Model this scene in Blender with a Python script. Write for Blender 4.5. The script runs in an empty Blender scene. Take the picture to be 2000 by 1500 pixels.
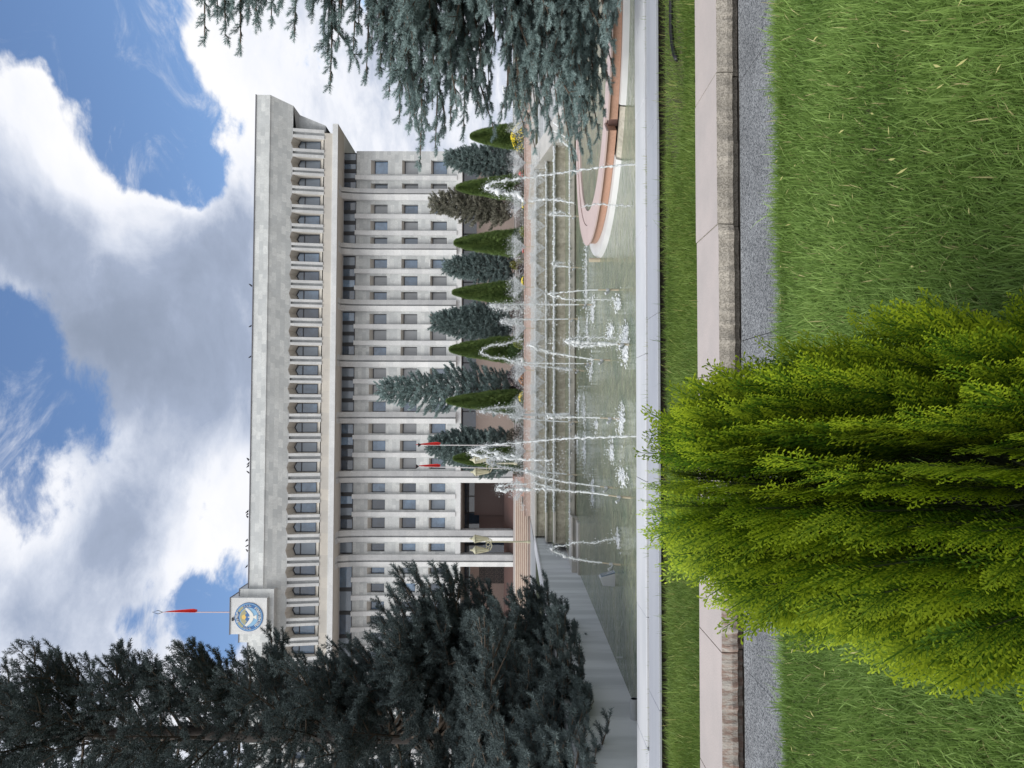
import bpy, math, random
import numpy as np
from mathutils import Vector, Matrix
random.seed(7); rng = np.random.default_rng(7)
SC = bpy.context.scene
COL = SC.collection
PI = math.pi
# ------------------------------------------------------------------ camera
EYE = 1.6
TH = math.radians(2.1)
RIGHT = Vector((math.cos(TH), -math.sin(TH), 0.0027)).normalized()
FWD = Vector((math.sin(TH), math.cos(TH), 0))
UP = RIGHT.cross(FWD).normalized()
FWD = UP.cross(RIGHT).normalized()
cam_d = bpy.data.cameras.new('camera'); cam = bpy.data.objects.new('camera', cam_d); COL.objects.link(cam)
cam_d.sensor_width = 36; cam_d.lens = 26.0; cam_d.clip_start = 0.05; cam_d.clip_end = 3000
cx, cy, cz = -UP, RIGHT, -FWD        # the phone was held on its side: image left is up
cam.matrix_world = Matrix(((cx.x, cy.x, cz.x, 0), (cx.y, cy.y, cz.y, 0), (cx.z, cy.z, cz.z, EYE), (0, 0, 0, 1)))
SC.camera = cam
FPX = 1444.0
def ray(x, y):
    return FWD + RIGHT * ((750 - y) / FPX) - UP * ((x - 1000) / FPX)
def P(x, y, Y):
    d = ray(x, y); return Vector((0, 0, EYE)) + d * (Y / d.y)
def Gd(x, y, z):
    d = ray(x, y); return Vector((0, 0, EYE)) + d * ((z - EYE) / d.z)
def xX(y, Y): return P(1000, y, Y).x
def zZ(x, Y, y=750): return P(x, y, Y).z
# ------------------------------------------------------------------ light
SUN_EL, SUN_AZ = math.radians(48), math.radians(-126)     # azimuth from +Y towards +X
EXPOSURE = 0.72
sd = Vector((math.sin(SUN_AZ) * math.cos(SUN_EL), math.cos(SUN_AZ) * math.cos(SUN_EL), math.sin(SUN_EL)))
sun_d = bpy.data.lights.new('sun', 'SUN'); sun_d.energy = 2.3; sun_d.angle = math.radians(42); sun_d.color = (1, .98, .945)
sun = bpy.data.objects.new('sun', sun_d); COL.objects.link(sun)
sun.rotation_euler = (-sd).to_track_quat('-Z', 'Y').to_euler()
SC.view_settings.view_transform = 'Standard'; SC.view_settings.look = 'None'
SC.view_settings.exposure = EXPOSURE; SC.view_settings.gamma = 1
SC.cycles.use_denoising = True
SC.cycles.max_bounces = 6; SC.cycles.diffuse_bounces = 3; SC.cycles.glossy_bounces = 3
SC.cycles.transparent_max_bounces = 8; SC.cycles.caustics_reflective = False; SC.cycles.caustics_refractive = False

class NT:
    """small node helper"""
    def __init__(s, tree): s.t = tree; s.n = tree.nodes; s.l = tree.links
    def add(s, typ, **kw):
        n = s.n.new(typ)
        for k, v in kw.items():
            if k == 'i':
                for kk, vv in v.items():
                    sock = n.inputs[kk]
                    if hasattr(vv, 'is_output') or isinstance(vv, bpy.types.NodeSocket): s.l.new(vv, sock)
                    else: sock.default_value = vv
            else: setattr(n, k, v)
        return n
    def math(s, op, a, b=0.0, c=0.0, clamp=False):
        n = s.n.new('ShaderNodeMath'); n.operation = op; n.use_clamp = clamp
        for i, v in enumerate((a, b, c)):
            if isinstance(v, bpy.types.NodeSocket): s.l.new(v, n.inputs[i])
            else: n.inputs[i].default_value = v
        return n.outputs[0]
    def vmath(s, op, a, b=None):
        n = s.n.new('ShaderNodeVectorMath'); n.operation = op
        for i, v in enumerate((a, b)):
            if v is None: continue
            if isinstance(v, bpy.types.NodeSocket): s.l.new(v, n.inputs[i])
            else: n.inputs[i].default_value = v
        return n.outputs['Value'] if op in ('DISTANCE', 'LENGTH', 'DOT_PRODUCT') else n.outputs[0]
    def smooth(s, v, a, b, lo=0.0, hi=1.0):
        n = s.n.new('ShaderNodeMapRange'); n.interpolation_type = 'SMOOTHSTEP'
        s.l.new(v, n.inputs[0])
        for i, x in enumerate((a, b, lo, hi)): n.inputs[i + 1].default_value = x
        return n.outputs[0]
    def noise(s, vec, scale, detail=4, rough=.55, dist=0.0):
        n = s.n.new('ShaderNodeTexNoise'); s.l.new(vec, n.inputs['Vector'])
        n.inputs['Scale'].default_value = scale; n.inputs['Detail'].default_value = detail
        n.inputs['Roughness'].default_value = rough; n.inputs['Distortion'].default_value = dist
        return n.outputs['Fac']
    def mix(s, f, a, b):
        n = s.n.new('ShaderNodeMix'); n.data_type = 'RGBA'
        for k, v in ((0, f), (6, a), (7, b)):
            if isinstance(v, bpy.types.NodeSocket): s.l.new(v, n.inputs[k])
            elif k == 0: n.inputs[k].default_value = v
            else: n.inputs[k].default_value = (*v[:3], 1)
        return n.outputs[2]

# ------------------------------------------------------------------ sky with clouds
w = bpy.data.worlds.new('World'); SC.world = w; w.use_nodes = True
for n in list(w.node_tree.nodes): w.node_tree.nodes.remove(n)
N = NT(w.node_tree)
out = N.add('ShaderNodeOutputWorld'); bg = N.add('ShaderNodeBackground')
N.l.new(bg.outputs[0], out.inputs[0])
tc = N.add('ShaderNodeTexCoord'); D = N.vmath('NORMALIZE', tc.outputs['Generated'])
sky = N.add('ShaderNodeTexSky', sky_type='NISHITA', sun_disc=False)
sky.sun_elevation = SUN_EL; sky.sun_rotation = SUN_AZ; sky.air_density = 1.0; sky.dust_density = .6; sky.ozone_density = 2.0
sep = N.add('ShaderNodeSeparateXYZ'); N.l.new(D, sep.inputs[0])
zc = N.math('ADD', N.math('MAXIMUM', sep.outputs[2], 0.0), 0.35)
comb = N.add('ShaderNodeCombineXYZ')
N.l.new(N.math('DIVIDE', sep.outputs[0], zc), comb.inputs[0]); N.l.new(N.math('DIVIDE', sep.outputs[1], zc), comb.inputs[1])
N.l.new(N.math('MULTIPLY', sep.outputs[2], 1.3), comb.inputs[2])
pl = comb.outputs[0]
wob = N.add('ShaderNodeTexNoise'); N.l.new(pl, wob.inputs['Vector']); wob.inputs['Scale'].default_value = 2.2; wob.inputs['Detail'].default_value = 5
wv = N.vmath('SCALE', N.vmath('SUBTRACT', wob.outputs['Color'], (0.5, 0.5, 0.5)))
wv.node.inputs['Scale'].default_value = 0.22
Dw = N.vmath('ADD', D, wv)          # wobbling makes the cloud outlines ragged
def blobs(lst):
    acc = None
    for (x, y, rad, amp) in lst:
        d = ray(x, y).normalized()
        v = N.smooth(N.vmath('DISTANCE', Dw, tuple(d)), 0.0, rad, amp, 0.0)
        acc = v if acc is None else N.math('ADD', acc, v)
    return acc
cov = N.math('ADD', N.math('MULTIPLY', N.math('SUBTRACT', N.noise(pl, 2.6, 9, .6, .15), .5), 1.5), .80)
cov = N.math('ADD', cov, N.math('MULTIPLY', N.math('SUBTRACT', N.noise(pl, 9.0, 8, .65, .4), .5), .75))
cov = N.math('ADD', cov, blobs([(60, 60, .40, -.75), (150, 150, .26, -.5), (230, 250, .17, -.45), (330, 290, .12, -.5), (385, 330, .07, -.3),
    (-20, 660, .30, -.9), (60, 640, .18, -.35), (200, 540, .08, -.35), (300, 500, .05, -.2), (435, 1180, .09, -.42), (425, 1240, .06, -.15), (235, 1235, .04, -.3),
    (100, 385, .24, .95), (10, 400, .16, .5), (95, 230, .10, .55), (120, 85, .05, .75), (60, 180, .05, .6), (180, 190, .05, .5), (380, 260, .04, .6), (240, 440, .12, .55), (200, 620, .10, .35), (350, 560, .25, .3), (330, 30, .16, .6), (390, 170, .12, .45), (450, 330, .09, .4), (60, 900, .2, .2)]))
alpha = N.smooth(cov, .42, .66)
thick = N.smooth(cov, .60, .95)
n2 = N.math('ADD', N.math('MULTIPLY', N.noise(pl, 2.2, 8, .6, .5), .65), N.math('MULTIPLY', N.noise(pl, 7, 8, .62, .3), .35))
shade = N.math('ADD', N.math('MULTIPLY', N.math('SUBTRACT', n2, .5), 2.4), blobs([
    (330, 560, .34, -.25), (100, 420, .16, -.35), (200, 650, .18, -.3), (150, 1150, .25, -.25), (280, 1000, .12, -.3), (300, 700, .2, -.25), (360, 40, .2, .35), (270, 60, .15, .3), (360, 190, .12, .45), (95, 235, .12, .7), (240, 440, .12, .7), (190, 300, .07, .4), (400, 330, .12, .3),
    (400, 980, .16, .4), (440, 1060, .14, .4), (60, 900, .2, .3), (330, 1270, .16, .3), (250, 1100, .22, -.12), (650, 100, .35, .08)]))
# the sky behind the camera is cloudy and brighter
back = N.smooth(sep.outputs[1], -.1, -.7)
shade = N.math('ADD', shade, N.math('MULTIPLY', back, .5))
sh = N.smooth(N.math('ADD', N.math('ADD', shade, .72), N.math('MULTIPLY', thick, -.22)), -.45, 1.45)
K = 6.3
ramp = N.add('ShaderNodeValToRGB'); N.l.new(sh, ramp.inputs[0])
cr = ramp.color_ramp; cr.elements[0].position = 0; cr.elements[0].color = (.26, .31, .41, 1)
cr.elements[1].position = 1; cr.elements[1].color = (.93, .93, .95, 1)
for p_, c_ in ((.30, (.36, .42, .55)), (.55, (.60, .65, .76)), (.78, (.84, .86, .92))):
    e = cr.elements.new(p_); e.color = (*c_, 1)
cl = N.vmath('SCALE', ramp.outputs[0]); cl.node.inputs['Scale'].default_value = K
skyc = N.mix(1.0, sky.outputs[0], sky.outputs[0]); 
wisp = N.math('MULTIPLY', N.smooth(N.noise(pl, 5.5, 9, .68, 1.2), .50, .82), .75)
alpha = N.math('MAXIMUM', alpha, wisp)
blue = N.vmath('MULTIPLY', sky.outputs[0], (.86, .92, 1.0))
N.l.new(N.mix(alpha, blue, cl), bg.inputs[0]); bg.inputs[1].default_value = 0.105

# ------------------------------------------------------------------ helpers
def link(o, parent=None):
    COL.objects.link(o)
    if parent is not None:
        o.parent = parent
        o.matrix_parent_inverse = Matrix.Translation(parent.location).inverted() if parent.type == 'EMPTY' and parent.parent is None else Matrix()
    return o
def tag(o, label=None, cat=None, group=None, kind=None):
    if label: o['label'] = label
    if cat: o['category'] = cat
    if group: o['group'] = group
    if kind: o['kind'] = kind
    return o
def thing(name, loc, label, cat, group=None):
    o = bpy.data.objects.new(name, None); o.location = loc; COL.objects.link(o); o.empty_display_size = .2
    return tag(o, label, cat, group)
class MB:
    def __init__(s): s.v = []; s.f = []; s.m = []
    def poly(s, pts, m=0):
        b = len(s.v); s.v += [tuple(p) for p in pts]; s.f.append(tuple(range(b, b + len(pts)))); s.m.append(m); return s
    def hexa(s, p, m=0):      # 8 points: bottom ring 0-3, top ring 4-7
        b = len(s.v); s.v += [tuple(q) for q in p]
        for f in ((0, 3, 2, 1), (4, 5, 6, 7), (0, 1, 5, 4), (1, 2, 6, 5), (2, 3, 7, 6), (3, 0, 4, 7)):
            s.f.append(tuple(b + i for i in f)); s.m.append(m)
        return s
    def box(s, x0, x1, y0, y1, z0, z1, m=0):
        return s.hexa([(x0, y0, z0), (x1, y0, z0), (x1, y1, z0), (x0, y1, z0), (x0, y0, z1), (x1, y0, z1), (x1, y1, z1), (x0, y1, z1)], m)
    def prism(s, prof, axis, a, b, m=0):      # profile of 2-tuples extruded along an axis from a to b
        def q(p, t): return {'x': (t, p[0], p[1]), 'y': (p[0], t, p[1]), 'z': (p[0], p[1], t)}[axis]
        n = len(prof); k = len(s.v)
        s.v += [q(p, a) for p in prof] + [q(p, b) for p in prof]
        s.f.append(tuple(range(k, k + n))); s.m.append(m); s.f.append(tuple(range(k + 2 * n - 1, k + n - 1, -1))); s.m.append(m)
        for i in range(n):
            j = (i + 1) % n; s.f.append((k + i, k + n + i, k + n + j, k + j)); s.m.append(m)
        return s
    def tube(s, pts, rad, n=8, m=0, cap=True):
        pts = [Vector(p) for p in pts]; k = len(s.v)
        for i, p in enumerate(pts):
            t = (pts[min(i + 1, len(pts) - 1)] - pts[max(i - 1, 0)]).normalized()
            a = t.orthogonal().normalized() if abs(t.z) > .95 or True else None
            a = t.cross(Vector((0.13, 1, .21))).normalized(); b = t.cross(a)
            r = rad[i] if hasattr(rad, '__len__') else rad
            for j in range(n):
                an = 2 * PI * j / n; s.v.append(tuple(p + a * (r * math.cos(an)) + b * (r * math.sin(an))))
        for i in range(len(pts) - 1):
            for j in range(n):
                s.f.append((k + i * n + j, k + i * n + (j + 1) % n, k + (i + 1) * n + (j + 1) % n, k + (i + 1) * n + j)); s.m.append(m)
        if cap:
            s.f.append(tuple(k + j for j in range(n))[::-1]); s.m.append(m)
            e = k + (len(pts) - 1) * n; s.f.append(tuple(e + j for j in range(n))); s.m.append(m)
        return s
    def lathe(s, c, prof, n=16, m=0):
        return s.tube([(c[0], c[1], c[2] + z) for r, z in prof], [max(r, 1e-4) for r, z in prof], n, m)
    def build(s, name, mats, parent=None, smooth=False, bevel=0):
        me = bpy.data.meshes.new(name); me.from_pydata(s.v, [], s.f)
        for mt in (mats if isinstance(mats, (list, tuple)) else [mats]): me.materials.append(mt)
        if any(s.m): me.polygons.foreach_set('material_index', s.m)
        if smooth: me.polygons.foreach_set('use_smooth', [True] * len(me.polygons))
        me.update(); fixn(me)
        o = link(bpy.data.objects.new(name, me), parent)
        if bevel:
            b = o.modifiers.new('bevel', 'BEVEL'); b.width = bevel; b.segments = 2; b.limit_method = 'ANGLE'
        return o
import bmesh
def fixn(me):
    bm = bmesh.new(); bm.from_mesh(me); bmesh.ops.recalc_face_normals(bm, faces=bm.faces); bm.to_mesh(me); bm.free()
def fast(name, V, F, mats, parent=None, tint=None, mi=None, smooth=False):
    me = bpy.data.meshes.new(name); k = F.shape[1]
    me.vertices.add(len(V)); me.vertices.foreach_set('co', V.astype(np.float32).ravel())
    me.loops.add(F.size); me.loops.foreach_set('vertex_index', F.astype(np.int32).ravel())
    me.polygons.add(len(F)); me.polygons.foreach_set('loop_start', np.arange(0, F.size, k, dtype=np.int32))
    for mt in (mats if isinstance(mats, (list, tuple)) else [mats]): me.materials.append(mt)
    if mi is not None: me.polygons.foreach_set('material_index', mi.astype(np.int32))
    if tint is not None:
        a = me.attributes.new('tint', 'FLOAT', 'POINT'); a.data.foreach_set('value', tint.astype(np.float32))
    if smooth: me.polygons.foreach_set('use_smooth', np.ones(len(F), bool))
    me.update(calc_edges=True)
    return link(bpy.data.objects.new(name, me), parent)
def scatter(tv, tf, pos, fw, up, scale, tint=None):
    """copies of a template (axis +X, normal +Z) merged in one array; fw, up are per copy directions"""
    x = fw / np.linalg.norm(fw, axis=1, keepdims=True)
    yv = np.cross(up, x); yv /= np.linalg.norm(yv, axis=1, keepdims=True) + 1e-9
    z = np.cross(x, yv)
    R = np.stack([x, yv, z], axis=2)
    sc = np.asarray(scale).reshape(-1, 1, 1) if np.ndim(scale) else scale
    V = np.einsum('nij,kj->nki', R, tv) * sc + pos[:, None, :]
    n, k = len(pos), len(tv)
    F = (tf[None] + (np.arange(n) * k)[:, None, None]).reshape(-1, tf.shape[1])
    T = np.repeat(tint, k) if tint is not None else None
    return V.reshape(-1, 3), F, T

# ------------------------------------------------------------------ materials
def mat(name, col, rough=.7, col2=None, scale=3.0, detail=5, contrast=1.0, bump=0, bscale=40, spec=.5, metal=0, coord='Object', map_=None, objvar=0, trans=0, tintvar=0, coat=0, fine=0, fscale=200):
    m = bpy.data.materials.new(name); m.use_nodes = True; n = NT(m.node_tree); b = m.node_tree.nodes['Principled BSDF']
    b.inputs['Roughness'].default_value = rough; b.inputs['Metallic'].default_value = metal
    b.inputs['Specular IOR Level'].default_value = spec
    tc = n.add('ShaderNodeTexCoord'); vec = tc.outputs[coord]
    if map_:
        mp = n.add('ShaderNodeMapping'); n.l.new(vec, mp.inputs[0]); mp.inputs['Scale'].default_value = map_; vec = mp.outputs[0]
    c = None
    if col2:
        f = n.smooth(n.noise(vec, scale, detail, .6), .5 - .25 / contrast, .5 + .25 / contrast)
        c = n.mix(f, col, col2)
    else:
        rgb = n.add('ShaderNodeRGB'); rgb.outputs[0].default_value = (*col, 1); c = rgb.outputs[0]
    if fine:
        f = n.math('ADD', n.math('MULTIPLY', n.math('SUBTRACT', n.noise(vec, fscale, 2, .7), .5), fine * 2), 1.0)
        c = n.vmath('SCALE', c); 
        n.l.new(f, c.node.inputs['Scale'])
    if objvar:
        oi = n.add('ShaderNodeObjectInfo')
        f = n.math('ADD', n.math('MULTIPLY', oi.outputs['Random'], objvar), 1 - objvar / 2)
        c = n.vmath('SCALE', c); n.l.new(f, c.node.inputs['Scale'])
    if tintvar:
        at = n.add('ShaderNodeAttribute', attribute_name='tint')
        hs = n.add('ShaderNodeHueSaturation'); n.l.new(c, hs.inputs['Color'])
        n.l.new(n.math('ADD', n.math('MULTIPLY', at.outputs['Fac'], tintvar * 2), 1 - tintvar), hs.inputs['Value'])
        n.l.new(n.math('ADD', n.math('MULTIPLY', at.outputs['Fac'], -.04), .52), hs.inputs['Hue'])
        c = hs.outputs[0]
    n.l.new(c, b.inputs['Base Color'])
    if bump:
        bp = n.add('ShaderNodeBump'); bp.inputs['Strength'].default_value = bump; bp.inputs['Distance'].default_value = .02
        n.l.new(n.noise(vec, bscale, 6, .6), bp.inputs['Height']); n.l.new(bp.outputs[0], b.inputs['Normal'])
    if trans:
        t = n.add('ShaderNodeBsdfTranslucent'); n.l.new(c, t.inputs[0]); mx = n.add('ShaderNodeMixShader'); mx.inputs[0].default_value = trans
        o = m.node_tree.nodes['Material Output']; n.l.new(b.outputs[0], mx.inputs[1]); n.l.new(t.outputs[0], mx.inputs[2]); n.l.new(mx.outputs[0], o.inputs[0])
    return m
def cladding(name, c1, c2, mortar, bw=.9, bh=.45, off=0.0, vein=1.0, swap=False, msize=.006):
    m = bpy.data.materials.new(name); m.use_nodes = True; n = NT(m.node_tree); b = m.node_tree.nodes['Principled BSDF']
    b.inputs['Roughness'].default_value = .55
    tc = n.add('ShaderNodeTexCoord'); s = n.add('ShaderNodeSeparateXYZ'); n.l.new(tc.outputs['Object'], s.inputs[0])
    cb = n.add('ShaderNodeCombineXYZ')
    u = n.math('ADD', s.outputs[0], n.math('MULTIPLY', s.outputs[1], .73))
    n.l.new(s.outputs[2] if swap else u, cb.inputs[0]); n.l.new(u if swap else s.outputs[2], cb.inputs[1])
    br = n.add('ShaderNodeTexBrick'); n.l.new(cb.outputs[0], br.inputs['Vector'])
    br.inputs['Color1'].default_value = (*c1, 1); br.inputs['Color2'].default_value = (*c2, 1); br.inputs['Mortar'].default_value = (*mortar, 1)
    br.inputs['Scale'].default_value = 1; br.inputs['Mortar Size'].default_value = msize; br.inputs['Brick Width'].default_value = bw; br.inputs['Row Height'].default_value = bh
    br.offset = .5; br.inputs['Bias'].default_value = off
    v = n.noise(tc.outputs['Object'], 1.6, 9, .68, 2.2)
    f = n.smooth(n.math('ABSOLUTE', n.math('SUBTRACT', v, .5)), 0, .07, .30 * vein, 0)
    c = n.mix(f, br.outputs[0], tuple(x * .62 for x in c1))
    v2 = n.smooth(n.noise(tc.outputs['Object'], .35, 5, .6), .3, .75, .9, 1.07)
    c = n.vmath('SCALE', c); n.l.new(v2, c.node.inputs['Scale'])
    n.l.new(c, b.inputs['Base Color']); return m
M = {}
M['marble'] = cladding('marble_cladding', (.68, .70, .69), (.50, .525, .53), (.46, .48, .48), vein=1.3)
M['marble_white'] = cladding('white_marble', (.70, .71, .705), (.61, .625, .63), (.56, .57, .57), 3, .8)
M['marble_cream'] = cladding('cream_marble', (.66, .62, .55), (.55, .53, .49), (.48, .46, .42), 1.2, 1.2, vein=.5)
M['marble_grey'] = cladding('grey_marble', (.50, .52, .53), (.40, .42, .435), (.32, .33, .33), .7, .35, vein=1.4)
M['soffit'] = mat('soffit_plaster', (.56, .54, .49), .8, (.62, .59, .54), .6)
M['dark'] = mat('dark_metal', (.018, .020, .024), .35)
M['frame'] = mat('window_frame_paint', (.030, .032, .042), .4)
M['brown'] = mat('brown_granite', (.15, .085, .072), .35, (.11, .065, .058), 30, 6, fine=.2)
M['taupe'] = mat('taupe_granite', (.30, .24, .205), .5, (.24, .19, .17), 12)
M['pinkstep'] = mat('pink_step_granite', (.50, .375, .325), .6, (.44, .33, .285), 4)
M['pale_edge'] = mat('pale_step_edge', (.62, .55, .46), .6, (.52, .46, .40), 5)
M['roofmetal'] = mat('roof_metal', (.12, .12, .14), .5)
def glass(name, base, rough=.04, spec=.9, stripes=False):
    m = mat(name, base, rough, tuple(x * .6 for x in base), 1.2, 3, 1, spec=spec, objvar=.7)
    b = m.node_tree.nodes['Principled BSDF']; b.inputs['Coat Weight'].default_value = .9; b.inputs['Coat Roughness'].default_value = .02
    n = NT(m.node_tree)
    tc = n.add('ShaderNodeTexCoord')
    bp = n.add('ShaderNodeBump'); bp.inputs['Strength'].default_value = .15; bp.inputs['Distance'].default_value = .05
    n.l.new(n.noise(tc.outputs['Object'], 1.1, 2, .5), bp.inputs['Height']); n.l.new(bp.outputs[0], b.inputs['Coat Normal'])
    if stripes:
        wv = n.add('ShaderNodeTexWave'); n.l.new(tc.outputs['Object'], wv.inputs[0]); wv.inputs['Scale'].default_value = 2.6; wv.inputs['Distortion'].default_value = .6
        wv.bands_direction = 'X'
        c = n.mix(wv.outputs['Fac'], tuple(x * .75 for x in base), base); n.l.new(c, b.inputs['Base Color'])
    return m
GLS = [glass('dark_blue_glass', (.06, .095, .15)), glass('glass_over_blinds', (.30, .315, .33), .3, .5, True), glass('glass_over_curtain', (.20, .25, .31), .2, .6, True), glass('clear_window_glass', (.15, .24, .36))]
M['glass'] = GLS[0]

# ------------------------------------------------------------------ government building
WY = 85.0
bld = thing('government_building', (-6, WY, 1.4), 'long white marble government building with an overhanging attic and round state emblem', 'building')
def part(mb, name, mats, parent=bld, **k): return mb.build(name, mats, parent, **k)
XR = xX(296, WY)                       # right end of the wall
XC = xX(1212, 82.0)                    # centre line of the facade
def mir(x): return 2 * XC - x
XL = mir(XR)
pill = [xX(y, 84.4) for y in (379.5, 487.5, 597, 706, 816.5, 932, 1048, 1096)]
pill_all = pill + [mir(p) for p in pill]
z_leA, z_leB = zZ(901, WY), zZ(891, WY)    # ledge under the wall windows
z_cor0, z_cor1 = zZ(656, 82.0), zZ(645, 82.0)
z_rib0, z_rib1 = zZ(691, 84.7), zZ(663, 84.7)
FZ = 80.2    # roof fascia plane
z_top, z_f1 = zZ(495, FZ, 600), zZ(524, FZ, 500)
YB = 81.0; z_fb = zZ(570, YB, 450)      # bottom of the frieze
z_vap = zZ(566.5, YB, 450)              # V notch apex
YG = 82.2                               # attic glass plane
YC = 82.0
z_sill_b = zZ(634, 82.1, 450)
# attic window centres: measured on the right half, mirrored for the left
att_y = [286, 323, 358, 394, 431, 468, 504, 540, 577, 613, 650, 687, 724, 760.5, 798, 836, 874.5, 913, 953, 993, 1031, 1073, 1115, 1155, 1193]
att = sorted([(xX(y, 82.0)) for y in att_y]); att = sorted(att + [mir(a) for a in att])
def att_w(x):
    return .72 if min(abs(x - xX(1073, 82.0)), abs(x - mir(xX(1073, 82.0)))) < .05 else .56
# frieze with a row of V notches
mb = MB(); top = z_f1
xr_top, xr_bot = xX(187, FZ), xX(208, YB)
xl_top, xl_bot = mir(xr_top), mir(xr_bot)
bot = [(xl_bot, z_fb)]
for a in att:
    wd = att_w(a) + .06
    bot += [(a - wd, z_fb), (a, z_vap), (a + wd, z_fb)]
bot.append((xr_bot, z_fb))
def fy(z): return FZ + (YB - FZ) * (top - z) / (top - z_fb)
for i in range(len(bot) - 1):
    (xa, za), (xb, zb) = bot[i], bot[i + 1]
    ta = xl_top if i == 0 else xa; tb = xr_top if i == len(bot) - 2 else xb
    mb.poly([(xa, fy(za), za), (xb, fy(zb), zb), (tb, FZ, top), (ta, FZ, top)])
part(mb, 'frieze', M['marble'])
mb = MB()
mb.box(xl_top, xr_top, FZ - .06, 104, top, z_top)
part(mb, 'parapet', M['marble'])
mb = MB(); mb.box(xl_top - .04, xr_top + .04, FZ - .12, 104.1, z_top, z_top + .09); part(mb, 'roof_edge', M['roofmetal'])
# roof deck core behind the attic
core = MB(); core.box(mir(xX(262, YG)), xX(262, YG), YG + .25, 103, z_sill_b - .3, top - .05)
# V tunnels: soffits and jambs from the frieze edge to the glass
zs_g = zZ(585, YG, 450); za_g = zZ(580, YG, 450); zb_g = zZ(625, YG, 450)
for a in att:
    tun = MB(); wd = att_w(a) + .06; wg = wd - .06
    f = [(a - wd, YB, z_fb), (a, fy(z_vap), z_vap), (a + wd, YB, z_fb)]
    g = [(a - wg, YG, zs_g), (a, YG, za_g), (a + wg, YG, zs_g)]
    tun.poly([f[0], f[1], g[1], g[0]]); tun.poly([f[1], f[2], g[2], g[1]])
    zl = z_sill_b + .15
    for s in (-1, 1):
        tun.poly([(a + s * wd, YB, z_fb), (a + s * wg, YG, zs_g), (a + s * wg, YG, zb_g), (a + s * wd, 81.8, zl)])
    tun.poly([(a - wd, 81.75, zl), (a + wd, 81.75, zl), (a + wg, YG + .02, zb_g), (a - wg, YG + .02, zb_g)], 1)
    bmv = tun.build('window_reveal', [M['soffit'], M['marble_cream']], bld)
    bm_ = bmesh.new(); bm_.from_mesh(bmv.data); bmesh.ops.remove_doubles(bm_, verts=bm_.verts, dist=.07); bm_.to_mesh(bmv.data); bm_.free()
for i in range(len(att) + 1):
    l = att[i - 1] + att_w(att[i - 1]) + .06 if i > 0 else None
    r = att[i] - att_w(att[i]) - .06 if i < len(att) else None
    if l is None: l = r - 1.0
    if r is None: r = l + 1.0
    fw = (r - l) * .33
    def ring_(yf, yp, z): return [(l, yf, z), (l + fw, yf, z), (l + fw, yp, z), (r - fw, yp, z), (r - fw, yf, z), (r, yf, z), (r, YG + .3, z), (l, YG + .3, z)]
    m = MB(); m.v = ring_(81.55, 81.8, z_sill_b) + ring_(YB - .04, YB + .25, z_fb + .02)
    for k in range(8): m.f.append((k, (k + 1) % 8, 8 + (k + 1) % 8, 8 + k)); m.m.append(1 if k == 2 else 0)
    m.build('attic_pier', [M['marble_white'], M['marble_grey']], bld)
part(core, 'attic_core', M['marble'])
# cream sloping band, cornice, soffit
xcr = xX(245, YC); xcl = mir(xcr)
mb = MB(); mb.prism([(81.62, z_sill_b), (YC - .25, z_cor1), (YC - .25, z_cor1 - .02), (YG + .3, z_cor1 - .02), (YG + .3, z_sill_b + .1)][::-1], 'x', mir(xX(262, 81.8)), xX(262, 81.8)); part(mb, 'cornice_slope', M['marble_cream'])
mb = MB(); mb.box(xcl, xcr, YC - .35, 104, z_cor0, z_cor1 - .03); part(mb, 'cornice', M['marble_white'])
mb = MB(); mb.prism([(YC - .25, z_cor0 - .003), (WY - .4, z_rib1 - .05), (WY - .4, z_cor0 - .003)], 'x', xcl + .1, xcr - .1)
# right and left flare under the cornice
for s in (1, -1):
    xa, xb = (xcr, XR) if s == 1 else (xcl, XL)
    mb.poly([(xa, YC - .25, z_cor0 - .004), (xb, WY - .4, z_rib1), (xb, 104, z_rib1), (xa, 104, z_cor0 - .004)])
part(mb, 'soffit', M['soffit'])
# chamfered end faces of the attic
for s in (1, -1):
    mb = MB()
    g = (lambda x: x) if s == 1 else mir
    a0, a1 = g(xX(208, YB)), g(xX(226, 82.0)); zq = zZ(586, 82.0, 220)
    b1 = g(xX(247, 82.1))
    mb.poly([(g(xr_top), FZ, top), (a0, YB, z_fb), (a0, 103, z_fb), (g(xr_top), 103, top)])
    mb.poly([(a0, YB, z_fb), (a1, 82.0, zq), (a1, 103, zq), (a0, 103, z_fb)])
    mb.poly([(a1, 82.0, zq), (b1, 82.0, z_sill_b), (b1, 103, z_sill_b), (a1, 103, zq)])
    mb.poly([(a0, YB, z_fb), (a1, 82.0, zq), (g(xX(262, YG)), YG + .2, z_fb), ])
    mb.poly([(a1, 82.0, zq), (b1, 82.0, z_sill_b), (g(xX(262, YG)), YG + .2, z_sill_b), (g(xX(262, YG)), YG + .2, z_fb)])
    part(mb, 'attic_end', M['marble_grey'])
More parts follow.
